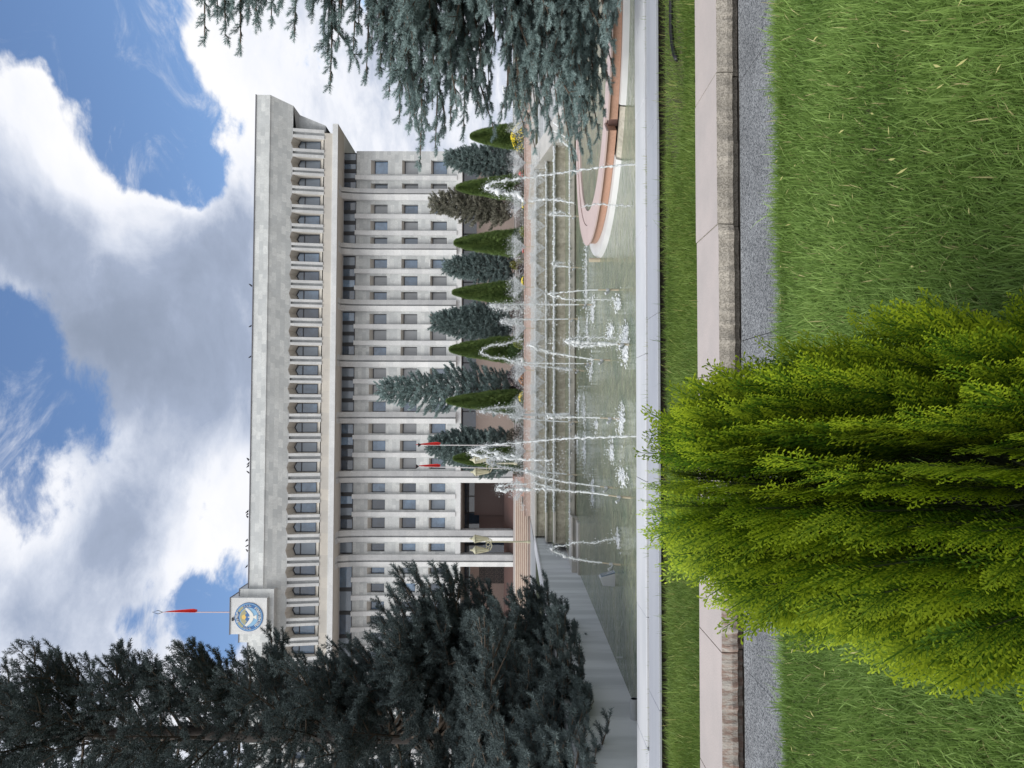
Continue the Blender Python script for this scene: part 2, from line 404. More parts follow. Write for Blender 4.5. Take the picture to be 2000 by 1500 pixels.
# wall panels between the window rows
rows = [(zZ(754, WY), zZ(727, WY), zZ(720.5, WY)), (zZ(814, WY), zZ(786.5, WY), zZ(782, WY)), (zZ(871, WY), zZ(842.5, WY), zZ(839, WY))]
win_y = [(315, 342), (360, 371), (401, 419), (433, 451), (465, 480), (507, 525), (540, 559), (571, 588), (614, 634), (645, 665), (678, 697), (720, 740), (752, 771), (785, 805),
         (827, 847), (861, 882), (895, 916), (944, 962), (976, 996), (1011, 1032), (1061, 1077), (1108, 1121), (1139, 1157), (1174, 1192)]
wx = [(xX(b, 85.25), xX(a, 85.25)) for a, b in win_y]
wx += [(mir(b), mir(a)) for a, b in wx]; wx.sort()
wall = MB()
zlev = [z_leB] + [v for r in reversed(rows) for v in (r[0], r[2])] + [z_rib0 + .02]
for i in range(0, len(zlev), 2): wall.box(XL, XR, WY, WY + 1.2, zlev[i], zlev[i + 1])
for (z0, z1, z2) in rows:
    xs = [XL] + [v for p in wx for v in p] + [XR]
    for i in range(0, len(xs), 2):
        wall.box(xs[i] , xs[i + 1], WY + .003, WY + 1.2, z0, z2)
wall.box(XL + .01, XR - .01, WY + 1.2, 102, z_leA, z_rib1 + .5)
part(wall, 'wall', M['marble'])
# windows: frame and pane
def window(name, x0, x1, z0, z1, Y, tr=None, apex=None, gl=None, shut=None):
    t = .075
    f = MB()
    if apex:
        zs, za, xm = apex
        o = [(x0, z0), (x1, z0), (x1, zs), (xm, za), (x0, zs)]; i = [(x0 + t, z0 + t), (x1 - t, z0 + t), (x1 - t, zs - t * .6), (xm, za - t * 1.2), (x0 + t, zs - t * .6)]
        n = 5
        for k in range(n):
            j = (k + 1) % n
            f.poly([(o[k][0], Y - .08, o[k][1]), (o[j][0], Y - .08, o[j][1]), (i[j][0], Y - .08, i[j][1]), (i[k][0], Y - .08, i[k][1])])
            f.poly([(i[k][0], Y - .08, i[k][1]), (i[j][0], Y - .08, i[j][1]), (i[j][0], Y, i[j][1]), (i[k][0], Y, i[k][1])])
        if tr: f.box(x0 + t, x1 - t, Y - .075, Y - .01, tr - .05, tr + .05)
        fo = f.build(name, M['frame'], bld)
        g = MB(); g.poly([(p[0], Y - .02, p[1]) for p in i]); g.build('pane', gl, fo)
    else:
        f.box(x0, x1, Y - .08, Y, z0, z0 + t); f.box(x0, x1, Y - .08, Y, z1 - t, z1)
        f.box(x0, x0 + t, Y - .078, Y, z0 + t, z1 - t); f.box(x1 - t, x1, Y - .078, Y, z0 + t, z1 - t)
        if tr: f.box(x0 + t, x1 - t, Y - .077, Y, tr - .03, tr + .03)
        fo = f.build(name, M['frame'], bld)
        g = MB(); g.box(x0 + t * .5, x1 - t * .5, Y - .02, Y + .01, z0 + t * .5, z1 - t * .5); g.build('pane', gl, fo)
    return fo
rw = random.Random(3)
for a in att:
    if a < xX(1330, YG): continue
    wg = att_w(a) - .0
    window('attic_window', a - wg, a + wg, zb_g, 0, YG + .08, tr=zZ(595, YG, 450), apex=(zs_g - .03, za_g - .03, a), gl=rw.choice([GLS[0], GLS[3], GLS[3], GLS[2]]))
nw = 0
for r_i, (z0, z1, z2) in enumerate(rows):
    for (a, b) in wx:
        if a < xX(1260, WY) or a > xX(300, WY): continue
        fo = window('window', a, b, z0, z1, WY + .5, gl=rw.choice([GLS[1], GLS[2], GLS[3], GLS[1]] if a > xX(930, WY) else [GLS[0], GLS[3], GLS[2]]))
        mb = MB(); mb.poly([(a, WY + .004, z2), (b, WY + .004, z2), (b, WY + .5, z1), (a, WY + .5, z1)]); mb.build('head', M['soffit'], fo)
for (a, b) in [p for p in wx if p[0] < xX(1260, WY)]:   # windows hidden behind the trees on the far wing
    pass
far = MB()
for (z0, z1, z2) in rows:
    for (a, b) in wx:
        if a < xX(1260, WY): far.box(a, b, WY + .45, WY + .5, z0, z1)
for a in att:
    if a < xX(1330, YG): far.poly([(a - .5, YG, zb_g), (a + .5, YG, zb_g), (a + .5, YG, zs_g), (a, YG, za_g), (a - .5, YG, zs_g)])
tag(part(far, 'far_wing_glazing', GLS[0]), kind='stuff')
# ribbon windows per bay
bays = []
ps = sorted(pill_all)
for i in range(len(ps) - 1): bays.append((ps[i] + .72, ps[i + 1] - .72))
bays.append((ps[-1] + .72, XR - .25)); bays.insert(0, (XL + .25, ps[0] - .72))
for (a, b) in bays:
    n = 4 if b - a > 3.4 else 2 if b - a > 2.2 else 1
    if b < xX(1330, 84.6): n = 0
    mb = MB(); mb.box(a, b, WY + .05, WY + .4, z_rib0, z_rib1 + .4)
    wdt = (b - a) / max(n, 1)
    for k in range(1, n): mb.prism([(a + k * wdt - .15, WY - .10), (a + k * wdt + .15, WY - .10), (a + k * wdt + .15, WY + .05), (a + k * wdt - .15, WY + .05)], 'z', z_rib0, z_rib1 + .1)
    mb.build('ribbon_mullion', M['dark'], bld)
    for k in range(n):
        x0 = a + k * wdt + (.15 if k else 0); x1 = a + (k + 1) * wdt - (.15 if k < n - 1 else 0)
        window('ribbon_window', x0, x1, z_rib0, z_rib1, WY + .02, gl=rw.choice([GLS[3], GLS[3], GLS[2], GLS[2], GLS[0]]))
# fins between windows
base_z = z_leB
for i in range(len(wx) - 1):
    mb = MB()
    gap = wx[i + 1][0] - wx[i][1]
    if gap > 1.25 or gap < .3: continue
    m_ = (wx[i][1] + wx[i + 1][0]) / 2; hw = .25
    if any(abs(m_ - p) < .9 for p in pill_all): continue
    zt = z_rib0 + .02
    mb.hexa([(m_ - hw, WY - .38, base_z), (m_ + hw, WY - .38, base_z), (m_ + hw, WY + .01, base_z), (m_ - hw, WY + .01, base_z),
             (m_ - hw, WY - .38, rows[0][2]), (m_ + hw, WY - .38, rows[0][2]), (m_ + hw, WY + .01, rows[0][2]), (m_ - hw, WY + .01, rows[0][2])])
    mb.hexa([(m_ - hw, WY - .38, rows[0][2]), (m_ + hw, WY - .38, rows[0][2]), (m_ + hw, WY + .01, rows[0][2]), (m_ - hw, WY + .01, rows[0][2]),
             (m_ - hw, WY - .62, zt), (m_ + hw, WY - .62, zt), (m_ + hw, WY + .01, zt), (m_ - hw, WY + .01, zt)])
    part(mb, 'wall_fin', M['marble_white'])
# pillars: two wedge fins with a dark groove
for i, p in enumerate(pill_all):
    mb = MB(); gr = MB()
    zb = z_leB if not (mir(pill[5]) - .1 < p < pill[5] + .1) else zZ(1003, WY - .8)
    def sect(dz): # front offset
        return dz
    lev = [(zb, .78), (rows[0][2] - .5, .78), (z_rib0 + .1, .95), (z_rib1, 1.5), (z_cor0 - .004, 2.75)]
    for s in (-1, 1):
        for k in range(len(lev) - 1):
            (za, fa), (zc_, fb) = lev[k], lev[k + 1]
            def ring(z, f): 
                return [(p + s * .09, WY - f, z), (p + s * .66, WY - f + .34, z), (p + s * .66, WY + .02, z), (p + s * .09, WY + .02, z)]
            mb.hexa(ring(za, fa) + ring(zc_, fb))
    for k in range(len(lev) - 1):
        (za, fa), (zc_, fb) = lev[k], lev[k + 1]
        gr.hexa([(p - .09, WY - fa + .28, za), (p + .09, WY - fa + .28, za), (p + .09, WY, za), (p - .09, WY, za), (p - .09, WY - fb + .28, zc_), (p + .09, WY - fb + .28, zc_), (p + .09, WY, zc_), (p - .09, WY, zc_)])
    o = mb.build('pillar', M['marble_white'], bld); gr.build('groove', M['marble_grey'], o)
    if zb < z_leA:
        k_ = MB(); k_.box(p - .5, p + .5, WY - .7, WY - .1, zb - .16, zb); k_.build('foot', M['dark'], o)
        k_ = MB(); k_.box(p - .66, p + .66, WY + .02, WY + 1.2, zb, z_leA); k_.build('pier', M['marble_grey'], o)
# ledge and ground floor
mb = MB(); mb.box(XL - .1, XR + .1, WY - .3, WY + 1.6, z_leA, z_leB); part(mb, 'string_course', M['marble_white'])
zg0 = zZ(930, 86.5); z_base = zZ(1003, 86)
xpor, xpol = pill[5] - .2, mir(pill[5]) + .2
for (a, b) in ((xpor, XR - 1), (XL + 1, xpol)):
    MB().box(a, b, 86.6, 87, zg0, z_leA).build('ground_floor_glazing', M['glass'], bld)
    MB().box(a, b, 86.3, 88, z_base - .5, zg0).build('base_wall', M['taupe'], bld)
MB().box(XL + 1.1, XR - 1.1, 93, 101, z_base - .5, z_leA + .1).build('inner_wall', M['taupe'], bld)
mb = MB()
x = xpor
while x < XR - 1: MB().box(x, x + .12, 86.45, 86.6, zg0, z_leA).build('glazing_bar', M['dark'], bld); x += 1.9
# portico: stairs, brown wall, doors
zfl = zZ(985, 90.5, 1000)
mb = MB(); nst = 8
for k in range(nst):
    z0 = z_base + (zfl - z_base) * k / nst; z1 = z_base + (zfl - z_base) * (k + 1) / nst
    mb.box(xpol, xpor, 85.3 + k * .38, 92, z0 if k else z_base - .5, z1)
part(mb, 'entrance_stairs', M['brown'])
mb = MB(); zt = zZ(927, 91, 1000); mb.box(xX(1006, 90.6), xpor, 90.6, 91.5, zfl, zt); mb.box(xX(1043, 91.2), xX(1006, 91.2)+.01, 91.1, 91.45, zfl, zZ(936, 91.1, 1000))
part(mb, 'entrance_wall', M['brown'])
mb = MB(); mb.box(xpol, xpor, 92.2, 92.5, zfl, z_leA); part(mb, 'portico_glazing', M['glass'])
mb = MB()
for k in range(9):
    x = xpor - .9 - k * 2.0; mb.box(x, x + .1, 92.0, 92.2, zt - 1, z_leA)
mb.box(xpol, xpor, 91.9, 92.0, zZ(915, 92, 1000) - .05, zZ(915, 92, 1000) + .05)
part(mb, 'portico_mullion', M['dark'])
mb = MB(); xd0, xd1 = xX(1139, 91), xX(1104, 91); zd1 = zZ(936, 91, 1120)
M['door'] = mat('dark_carved_door', (.035, .028, .026), .45, (.07, .055, .05), 9, 3, 3)
mb.box(xX(1200, 91), xX(1098, 91), 91.0, 91.8, zfl, z_leA - .8); part(mb, 'door_surround', M['pinkstep'])
mb = MB(); mb.box(xd0, xd1, 90.9, 91.0, zfl, zd1); dd = part(mb, 'door', M['door'])
mb = MB()
for i in range(4):
    for j in range(5):
        xx = xd0 + (i + .5) * (xd1 - xd0) / 4; zz = zfl + (j + .5) * (zd1 - zfl) / 5
        mb.tube([(xx + .2 * math.cos(t * PI / 4), 90.88, zz + .2 * math.sin(t * PI / 4)) for t in range(9)], .03, 4)
mb.build('door_ornament', M['taupe'], dd)
mb = MB(); mb.box(xpol, xpor, WY + 1.2, 92.5, z_leA - .02, z_leA + .2); part(mb, 'portico_ceiling', M['soffit'])
# emblem block on the roof
mb = MB(); YE = 79.6
bx0, bx1 = xX(1255, FZ - .3), xX(1151, FZ - .3)
mb.box(bx0, bx1, FZ - .45, 88, zZ(535, FZ - .4, 1200), zZ(468, FZ - .4, 1200)); part(mb, 'roof_block', M['marble'])
ex0, ex1, ez0, ez1 = xX(1240, YE - .4), xX(1169, YE - .4), zZ(521, YE - .4, 1200), zZ(450, YE - .4, 1200)
mb = MB(); mb.box(ex0, ex1, YE - .4, 88.2, ez0, ez1); part(mb, 'emblem_block', M['marble_white'])
mb = MB()
mb.box(ex0 - .05, ex1 + .05, YE - .46, 88.3, ez1, ez1 + .08)
zb1 = zZ(468, FZ - .4, 1200)
mb.box(bx0 - .04, ex0 - .05, FZ - .5, 88.1, zb1, zb1 + .08); mb.box(ex1 + .05, bx1 + .04, FZ - .5, 88.1, zb1, zb1 + .08)
part(mb, 'block_edge', M['roofmetal'])
# emblem
EC = P(486, 1205, YE - .45); ER = 27.3 * (YE / FPX)
M['e_blue'] = mat('emblem_blue', (.035, .13, .33), .5); M['e_light'] = mat('emblem_light_blue', (.22, .42, .62), .5)
M['e_gold'] = mat('emblem_dull_gold', (.34, .33, .20), .5); M['e_sun'] = mat('emblem_yellow', (.72, .48, .12), .5); M['e_white'] = mat('emblem_white', (.70, .70, .66), .6)
def disc(r0, r1, a0=0, a1=360, n=64, y=0):
    g = MB(); k = max(3, int(n * (a1 - a0) / 360))
    pts = [math.radians(a0 + (a1 - a0) * i / k) for i in range(k + 1)]
    for i in range(k):
        q = [(EC.x + r * math.cos(t), EC.y - y, EC.z + r * math.sin(t)) for r, t in ((r0, pts[i]), (r1, pts[i]), (r1, pts[i + 1]), (r0, pts[i + 1]))]
        if r0 == 0: q = q[1:]+[(EC.x, EC.y - y, EC.z)]
        g.poly(q)
    return g
emb = MB(); prof = [(EC.x + ER * math.cos(t * PI / 32), EC.z + ER * math.sin(t * PI / 32)) for t in range(64)]
emb.prism(prof, 'y', EC.y, EC.y + .06); em = emb.build('emblem', M['e_blue'], bld)
disc(ER * .90, ER * .94, y=.004).build('rim', M['e_light'], em)
disc(ER * .88, ER * .70, 30, 62, y=.006).build('wheat', M['e_gold'], em); disc(ER * .88, ER * .70, 118, 150, y=.006).build('wheat', M['e_gold'], em)
disc(0, ER * .66, y=.006).build('field', M['e_light'], em)
disc(ER * .05, ER * .62, 25, 155, y=.009).build('gold_sky', M['e_gold'], em)
g = MB()
for k in range(24):
    a, b = 2 * PI * k / 24, 2 * PI * (k + 1) / 24
    g.poly([(EC.x, EC.y - .013, EC.z + ER * .32), (EC.x + ER * .17 * math.cos(a), EC.y - .013, EC.z + ER * (.32 + .17 * math.sin(a))), (EC.x + ER * .17 * math.cos(b), EC.y - .013, EC.z + ER * (.32 + .17 * math.sin(b)))])
g.build('sun_disc', M['e_sun'], em)
g = MB()
zz = [(-.55, .0), (-.42, .25), (-.3, .12), (-.15, .26), (0, .17), (.12, .27), (.28, .14), (.4, .26), (.55, .0)]
for i in range(len(zz) - 1):
    (a, h1), (b, h2) = zz[i], zz[i + 1]
    g.poly([(EC.x + ER * a, EC.y - .017, EC.z - ER * .02), (EC.x + ER * b, EC.y - .017, EC.z - ER * .02), (EC.x + ER * b, EC.y - .017, EC.z + ER * h2), (EC.x + ER * a, EC.y - .017, EC.z + ER * h1)])
g.build('mountains', M['e_blue'], em)
g = MB()
def ep(x, z, y=.03): return (EC.x + ER * x, EC.y - y, EC.z + ER * z)
for s in (-1, 1):   # falcon wings made of feathers
    for k in range(9):
        t = k / 8; x0 = s * (.10 + .50 * t); z0 = -.18 + .10 * t + .30 * t * t
        g.poly([ep(s * .04, -.14), ep(x0, z0 + .05), ep(x0 + s * .07, z0 - .15 + .06 * t, .034), ep(x0 - s * .04, z0 - .14, .034)])
    g.poly([ep(0, -.10), ep(s * .3, -.02), ep(s * .62, .28), ep(s * .46, .02), ep(s * .2, -.2)])
g.poly([ep(-.06, -.08, .036), ep(.06, -.08, .036), ep(.08, -.34, .036), ep(-.08, -.34, .036)])
g.poly([ep(-.05, -.34, .037), ep(.05, -.34, .037), ep(.17, -.56, .037), ep(-.17, -.56, .037)])
g.poly([ep(-.045, -.08, .038), ep(.045, -.08, .038), ep(.03, .05, .038), ep(-.03, .05, .038)])
g.build('falcon', M['e_white'], em)
g = MB()
for sd_ in (0, 180):
    for k in range(3):
        t = math.radians(sd_ + (-8 + k * 14) * (1 if sd_ == 0 else -1)); c = (EC.x + ER * .79 * math.cos(t), EC.z + ER * .79 * math.sin(t))
        g.tube([(c[0] + .09 * math.cos(q * PI / 4), EC.y - .02, c[1] + .09 * math.sin(q * PI / 4)) for q in range(7)], .025, 4)
g.build('rosettes', M['e_white'], em)
def arc_text(txt, a_mid, span, bottom):
    V_, F_ = [], []
    for i, ch in enumerate(txt):
        c = bpy.data.curves.new('t', 'FONT'); c.body = ch; c.size = .42; c.align_x = 'CENTER'; c.extrude = .008; c.offset = .008
        o = bpy.data.objects.new('t', c); COL.objects.link(o)
        bpy.context.view_layer.update()
        me = o.evaluated_get(bpy.context.evaluated_depsgraph_get()).to_mesh()
        f_ = (i + .5) / len(txt) - .5
        ang = math.radians(a_mid + (span * f_ if bottom else -span * f_)); r = ER * (.865 if bottom else .745)
        rot = ang + PI / 2 if bottom else ang - PI / 2
        k = len(V_)
        for v in me.vertices:
            x, y = v.co.x * .85, v.co.y * .85
            X = x * math.cos(rot) - y * math.sin(rot) + r * math.cos(ang); Z = x * math.sin(rot) + y * math.cos(rot) + r * math.sin(ang)
            V_.append((EC.x + X, EC.y - .02 - v.co.z, EC.z + Z))
        F_ += [tuple(k + q for q in p.vertices) for p in me.polygons]
        o.to_mesh_clear(); bpy.data.objects.remove(o); bpy.data.curves.remove(c)
    me = bpy.data.meshes.new('lettering'); me.from_pydata(V_, [], F_); me.materials.append(M['e_white']); me.update()
    return link(bpy.data.objects.new('lettering', me), em)
arc_text('КЫРГЫЗ', 90, 50, False); arc_text('РЕСПУБЛИКАСЫ', 270, 108, True)
mb = MB(); q = P(455, 1209, YE - .4); mb.box(q.x - .17, q.x + .17, YE - .55, YE - .4, q.z - .08, q.z + .08); part(mb, 'floodlight', M['dark'])

# ------------------------------------------------------------------ flags
M['red'] = mat('red_flag_cloth', (.62, .03, .025), .8, (.50, .02, .02), 3, trans=.25)
M['pole'] = mat('pole_metal', (.62, .60, .60), .4); M['redpole'] = mat('pink_pole_paint', (.55, .42, .42), .5); M['gold'] = mat('gold_finial', (.5, .36, .12), .35, metal=.6)
def flag(Y, yb, yt, xb, xt, xf0, xf1, wpx, side, label, pm, finial=False):
    a, b = P(xb, yb, Y), P(xt, yt, Y); s = Y / FPX
    t = thing('flagpole', a, label, 'flag', 'red flags on poles')
    MB().tube([a, b], [1.1 * s, .75 * s], 8).build('pole', pm, t)
    m = MB(); f0, f1 = P(xf0, yt, Y), P(xf1, yt + (yb - yt) * .2, Y); n = 14
    cols = 5; vs = []
    for i in range(n + 1):
        t_ = i / n; c = f0.lerp(f1, t_); wd = wpx * s * (.12 + .88 * t_ ** .8) * (1 - .35 * max(0, t_ - .85) / .15)
        for j in range(cols + 1):
            u_ = j / cols
            vs.append((c.x + side * wd * u_, c.y - .35 * s * 8 * math.sin(u_ * 7 + t_ * 2) * t_, c.z - .12 * wd * math.sin(u_ * 5) - wd * .8 * u_ * t_))
    k = len(m.v); m.v += vs
    for i in range(n):
        for j in range(cols):
            p0 = k + i * (cols + 1) + j; m.f.append((p0, p0 + 1, p0 + cols + 2, p0 + cols + 1)); m.m.append(0)
    m.build('flag', M['red'], t, smooth=True)
    if finial:
        m = MB(); zt = b.z
        m.tube([(b.x, b.y, zt), (b.x - 3.4 * s, b.y, zt + 9 * s), (b.x, b.y, zt + 20 * s), (b.x + 3.4 * s, b.y, zt + 9 * s), (b.x, b.y, zt)], .6 * s, 5); m.build('finial', M['dark'], t)
    else:
        MB().tube([b, b + Vector((0, 0, 5 * s))], [.9 * s, .1], 6).build('finial', M['dark'], t)
flag(81.5, 1195.5, 1195.5, 450, 318, 322, 383, 8, 1, 'red flag furled on the roof pole above the round emblem', M['redpole'], True)
flag(33, 870, 869, 1024, 822, 812, 858, 7, 1, 'red flag hanging before the marble wall, the one nearer the tall right-hand spruces', M['pole'])
flag(33, 916, 911, 1026, 818, 812, 858, 7, 1, 'red flag with a yellow mark hanging closer to the entrance pillars', M['pole'])
# ------------------------------------------------------------------ birds on the roof edge
M['bird'] = mat('dark_feathers', (.02, .02, .025), .8)
bird_me = None
bl = [559, 638, 698, 899, 906, 911, 924, 1000, 1005, 1011, 1056, 1067, 1077, 1107]
words = ['first', 'second', 'third', 'fourth', 'fifth', 'sixth', 'seventh', 'eighth', 'ninth', 'tenth', 'eleventh', 'twelfth', 'thirteenth', 'fourteenth', 'fifteenth', 'sixteenth', 'seventeenth', 'eighteenth']
for i, y in enumerate(bl):
    x_ = xX(y, FZ)
    if bird_me is None:
        m = MB(); m.tube([(-.20, 0, .10), (-.10, 0, .17), (0, 0, .22), (.09, 0, .27), (.14, 0, .36), (.19, 0, .40), (.26, 0, .39)], [.012, .05, .095, .09, .055, .05, .006], 8)
        m.tube([(.02, .03, .16), (.03, .03, 0)], .014, 4); m.tube([(.02, -.03, .16), (.03, -.03, 0)], .014, 4)
        o = m.build('bird', M['bird'], None, smooth=True); bird_me = o
    else:
        o = bird_me.copy(); COL.objects.link(o)
    o.location = (x_, FZ + .02, z_top + .09); o.rotation_euler = (0, 0, rw.uniform(-1, 1) + (PI if i % 3 else 0)); o.scale = [rw.uniform(.75, 1.0)] * 3
    tag(o, 'small dark bird perched on the roof edge, %s from the right' % words[i], 'bird', 'birds on the roof edge')

# ================================================================== ground and hard surfaces
ZW = -.15            # pool water level
M['earth'] = mat('dark_earth', (.045, .038, .030), .95, (.08, .065, .045), 6, bump=.6, bscale=30)
M['lawn_soil'] = mat('lawn_soil', (.035, .055, .016), .95, (.07, .075, .03), 8, bump=.6, bscale=40)
M['ground'] = mat('park_ground', (.05, .07, .03), .95, (.09, .08, .06), .7, bump=.3, bscale=8)
XLW = -4.17          # left wall of the pool
def height(x, y):
    if y < 7.32: return -.10
    if y < 8.55: return -.3
    if x <= -4.45: return .78 if y < 34.36 else 1.40
    if x >= 13.0: return .5 if y < 34.36 else 1.40
    if y < 24.9: return -.9
    if y < 30.8: return .82
    return .82 if y < 31.7 else (1.0 if y < 36 else 1.40)
gx = [-900, -60, -12, -4.4501, -4.44, 12.99, 13.0, 40, 900]
gy = [-80, 7.31, 7.33, 8.54, 8.56, 24.89, 24.91, 30.79, 30.81, 34.35, 34.40, 37, 60, 110, 1500]
V_ = np.array([(x, y, height(x, y)) for y in gy for x in gx]); nx = len(gx)
F_ = np.array([(j * nx + i, j * nx + i + 1, (j + 1) * nx + i + 1, (j + 1) * nx + i) for j in range(len(gy) - 1) for i in range(nx - 1)])
tag(fast('ground', V_, F_, M['ground']), kind='structure')
# stone path
def granite(name, a, b, sc, rough=.8):
    m = bpy.data.materials.new(name); m.use_nodes = True; n = NT(m.node_tree); bs = m.node_tree.nodes['Principled BSDF']
    tc = n.add('ShaderNodeTexCoord'); v = n.add('ShaderNodeTexVoronoi'); n.l.new(tc.outputs['Object'], v.inputs[0]); v.inputs['Scale'].default_value = sc
    s_ = n.add('ShaderNodeSeparateColor'); n.l.new(v.outputs['Color'], s_.inputs[0])
    f = n.math('ADD', n.math('MULTIPLY', s_.outputs[0], .7), n.math('MULTIPLY', n.noise(tc.outputs['Object'], sc * .35, 3, .7), .45))
    c = n.mix(n.smooth(f, .2, .85), a, b)
    k = n.smooth(n.noise(tc.outputs['Object'], 1.7, 5, .65), .3, .7, .78, 1.12); c = n.vmath('SCALE', c); n.l.new(k, c.node.inputs['Scale'])
    n.l.new(c, bs.inputs['Base Color']); bs.inputs['Roughness'].default_value = rough
    bp = n.add('ShaderNodeBump'); bp.inputs['Strength'].default_value = .5; bp.inputs['Distance'].default_value = .004
    n.l.new(f, bp.inputs['Height']); n.l.new(bp.outputs[0], bs.inputs['Normal']); return m
M['path'] = granite('speckled_grey_granite', (.022, .026, .031), (.25, .26, .27), 150)
m = MB(); m.box(-30, 30, 5.10, 5.50, -.2, -.035); tag(m.build('kerb_shadow_soil', mat('shadow_dark_soil', (.022, .019, .016), .95, (.035, .03, .022), 20)), kind='structure')  # soil gap, darkened in colour for the shadow under the kerb
M['kerb_top'] = mat('pink_granite_sawn', (.42, .37, .35), .7, (.36, .325, .31), 2.5, 6, 1, fine=.10, fscale=90, bump=.15, bscale=60)
M['kerb_front'] = granite('split_granite_face', (.25, .225, .19), (.47, .43, .37), 130)
M['kerb_red'] = mat('reddish_streaked_face', (.40, .37, .33), .85, (.27, .19, .155), 1, 9, 2.2, map_=(30, 30, 9), bump=.5, bscale=4, fine=.15, fscale=9)
m = MB()
pj = [xX(y, 4.7) for y in (2300, 1990, 1350, 652, 100, -500, -1100)]
for i in range(len(pj) - 1): m.box(pj[i] + .003, pj[i + 1] - .003, 4.24, 5.15, -.09, random.uniform(-.002, .003))
m.build('paving', M['path']).name = 'path'
tag(bpy.data.objects['path'], kind='structure')
# pink granite kerb stones
kj = [1880, 1560, 1273, 1022, 730, 436, 140, -160, -460]
M['groove'] = M['earth']
for i in range(len(kj) - 1):
    a, b = xX(kj[i], 5.23), xX(kj[i + 1], 5.23); m = MB(); n_ = 72
    dz = random.uniform(-.004, .004); dy = random.uniform(-.008, .008)
    r2 = random.Random(i)
    zt, y0, y1 = .135 + dz, 5.23 + dy, 5.845 + dy
    xs = [a + .004 + (b - a - .008) * k / n_ for k in range(n_ + 1)]
    jf = [r2.uniform(-.004, .004) + (.012 if r2.random() < .1 else 0) for _ in xs]; jb = [r2.uniform(-.012, .010) - (.022 if r2.random() < .12 else 0) for _ in xs]
    for _ in range(2):
        jb = [(jb[max(0, q - 1)] + jb[q] * 2 + jb[min(n_, q + 1)]) / 4 for q in range(n_ + 1)]; jf = [(jf[max(0, q - 1)] + jf[q] * 2 + jf[min(n_, q + 1)]) / 4 for q in range(n_ + 1)]
    for k in range(n_):
        p = [(xs[k], y0 + jf[k], 0), (xs[k + 1], y0 + jf[k + 1], 0)]
        A, B = xs[k], xs[k + 1]
        lo0, lo1 = y0 + jb[k], y0 + jb[k + 1]
        m.poly([(A, y1, zt), (A, y0 + jf[k], zt), (B, y0 + jf[k + 1], zt), (B, y1, zt)], 0)
        m.poly([(A, y0 + jf[k], zt), (A, lo0, .06), (B, lo1, .06), (B, y0 + jf[k + 1], zt)], 1)
        m.poly([(A, lo0, .06), (A, lo0 + .006, .020), (B, lo1 + .006, .020), (B, lo1, .06)], 1)
        m.poly([(A, lo0 + .006, .020), (A, lo0 + .075, .016), (B, lo1 + .075, .016), (B, lo1 + .006, .020)], 1); m.poly([(A, lo0 + .075, .016), (A, lo0 + .075, -.05), (B, lo1 + .075, -.05), (B, lo1 + .075, .016)], 1)  # undercut foot shaped to darken the base line of the kerb
        m.poly([(A, y1, zt), (B, y1, zt), (B, y1, -.05), (A, y1, -.05)], 1)
    for x_, j_ in ((xs[0], 0), (xs[-1], n_)): m.poly([(x_, y1, zt), (x_, y0 + jf[j_], zt), (x_, y0 + jb[j_], .06), (x_, y0 + jb[j_] + .006, .020), (x_, y0 + jb[j_] + .075, .016), (x_, y0 + jb[j_] + .075, -.05), (x_, y1, -.05)], 1)
    o = m.build('kerb_stone', [M['kerb_top'], M['kerb_red'] if i < 3 else M['kerb_front']])
    bm_ = bmesh.new(); bm_.from_mesh(o.data); bmesh.ops.remove_doubles(bm_, verts=bm_.verts, dist=.0004); bm_.to_mesh(o.data); bm_.free()
    if i == 8: o.name = 'kerb_stone'
    lab = ['pink granite kerb stone outside the lower picture edge', 'pink kerb stone with a reddish streaked front, leftmost in view as one stands', 'pink kerb stone with a reddish streaked front just left of the golden shrub', 'pink kerb stone mostly hidden behind the left half of the golden shrub',
           'pink kerb stone behind the right edge of the golden shrub', 'pink kerb stone with a rough grey front, second visible right of the golden shrub', 'pink kerb stone with a rough grey front, third visible right of the golden shrub', 'pink kerb stone at the far right with a chipped lip', 'x'][i]
    tag(o, lab, 'kerb stone', 'pink granite kerb stones between path and lawn strip')
# marble slabs round the pool
M['slab_grey'] = mat('grey_marble_slab', (.31, .325, .365), .45, (.36, .375, .41), 1.2, 6, 1, map_=(.5, 3, 1), fine=.05, fscale=80)
M['slab_white'] = mat('white_marble_slab', (.55, .56, .58), .40, (.47, .485, .51), 1.0, 7, 1.6, map_=(.6, 2.5, 1), fine=.04, fscale=60)
ja = [2160, 1775, 1387, 1003, 610, 232, -150, -540]
for i in range(len(ja) - 1):
    a, b = xX(ja[i], 7.35), xX(ja[i + 1], 7.35); dz = random.uniform(-.003, .003)
    m = MB(); m.box(a + .002, b - .002, 7.35, 7.885, .125 + dz, .152 + dz)
    o = m.build('marble_slab', M['slab_grey'], bevel=.004)
    tag(o, ['grey marble slab beyond the left end', 'grey marble slab of the near row, leftmost in view', 'grey marble slab of the near row beside the hidden part left of the golden shrub tip', 'grey marble slab of the near row behind the golden shrub tips', 'grey marble slab of the near row right of the golden shrub tips', 'grey marble slab of the near row at the right picture edge', 'grey marble slab beyond the right end'][i], 'marble slab', 'grey marble slabs edging the lawn strip')
m = MB(); m.box(-14, 14, 7.42, 7.87, -.25, .124); tag(m.build('slab_plinth', M['earth']), 'dark recessed plinth under the grey marble slabs', 'plinth')
wj = [2000, 1730, 1460, 1205, 940, 690, 440, 190, -60, -310]
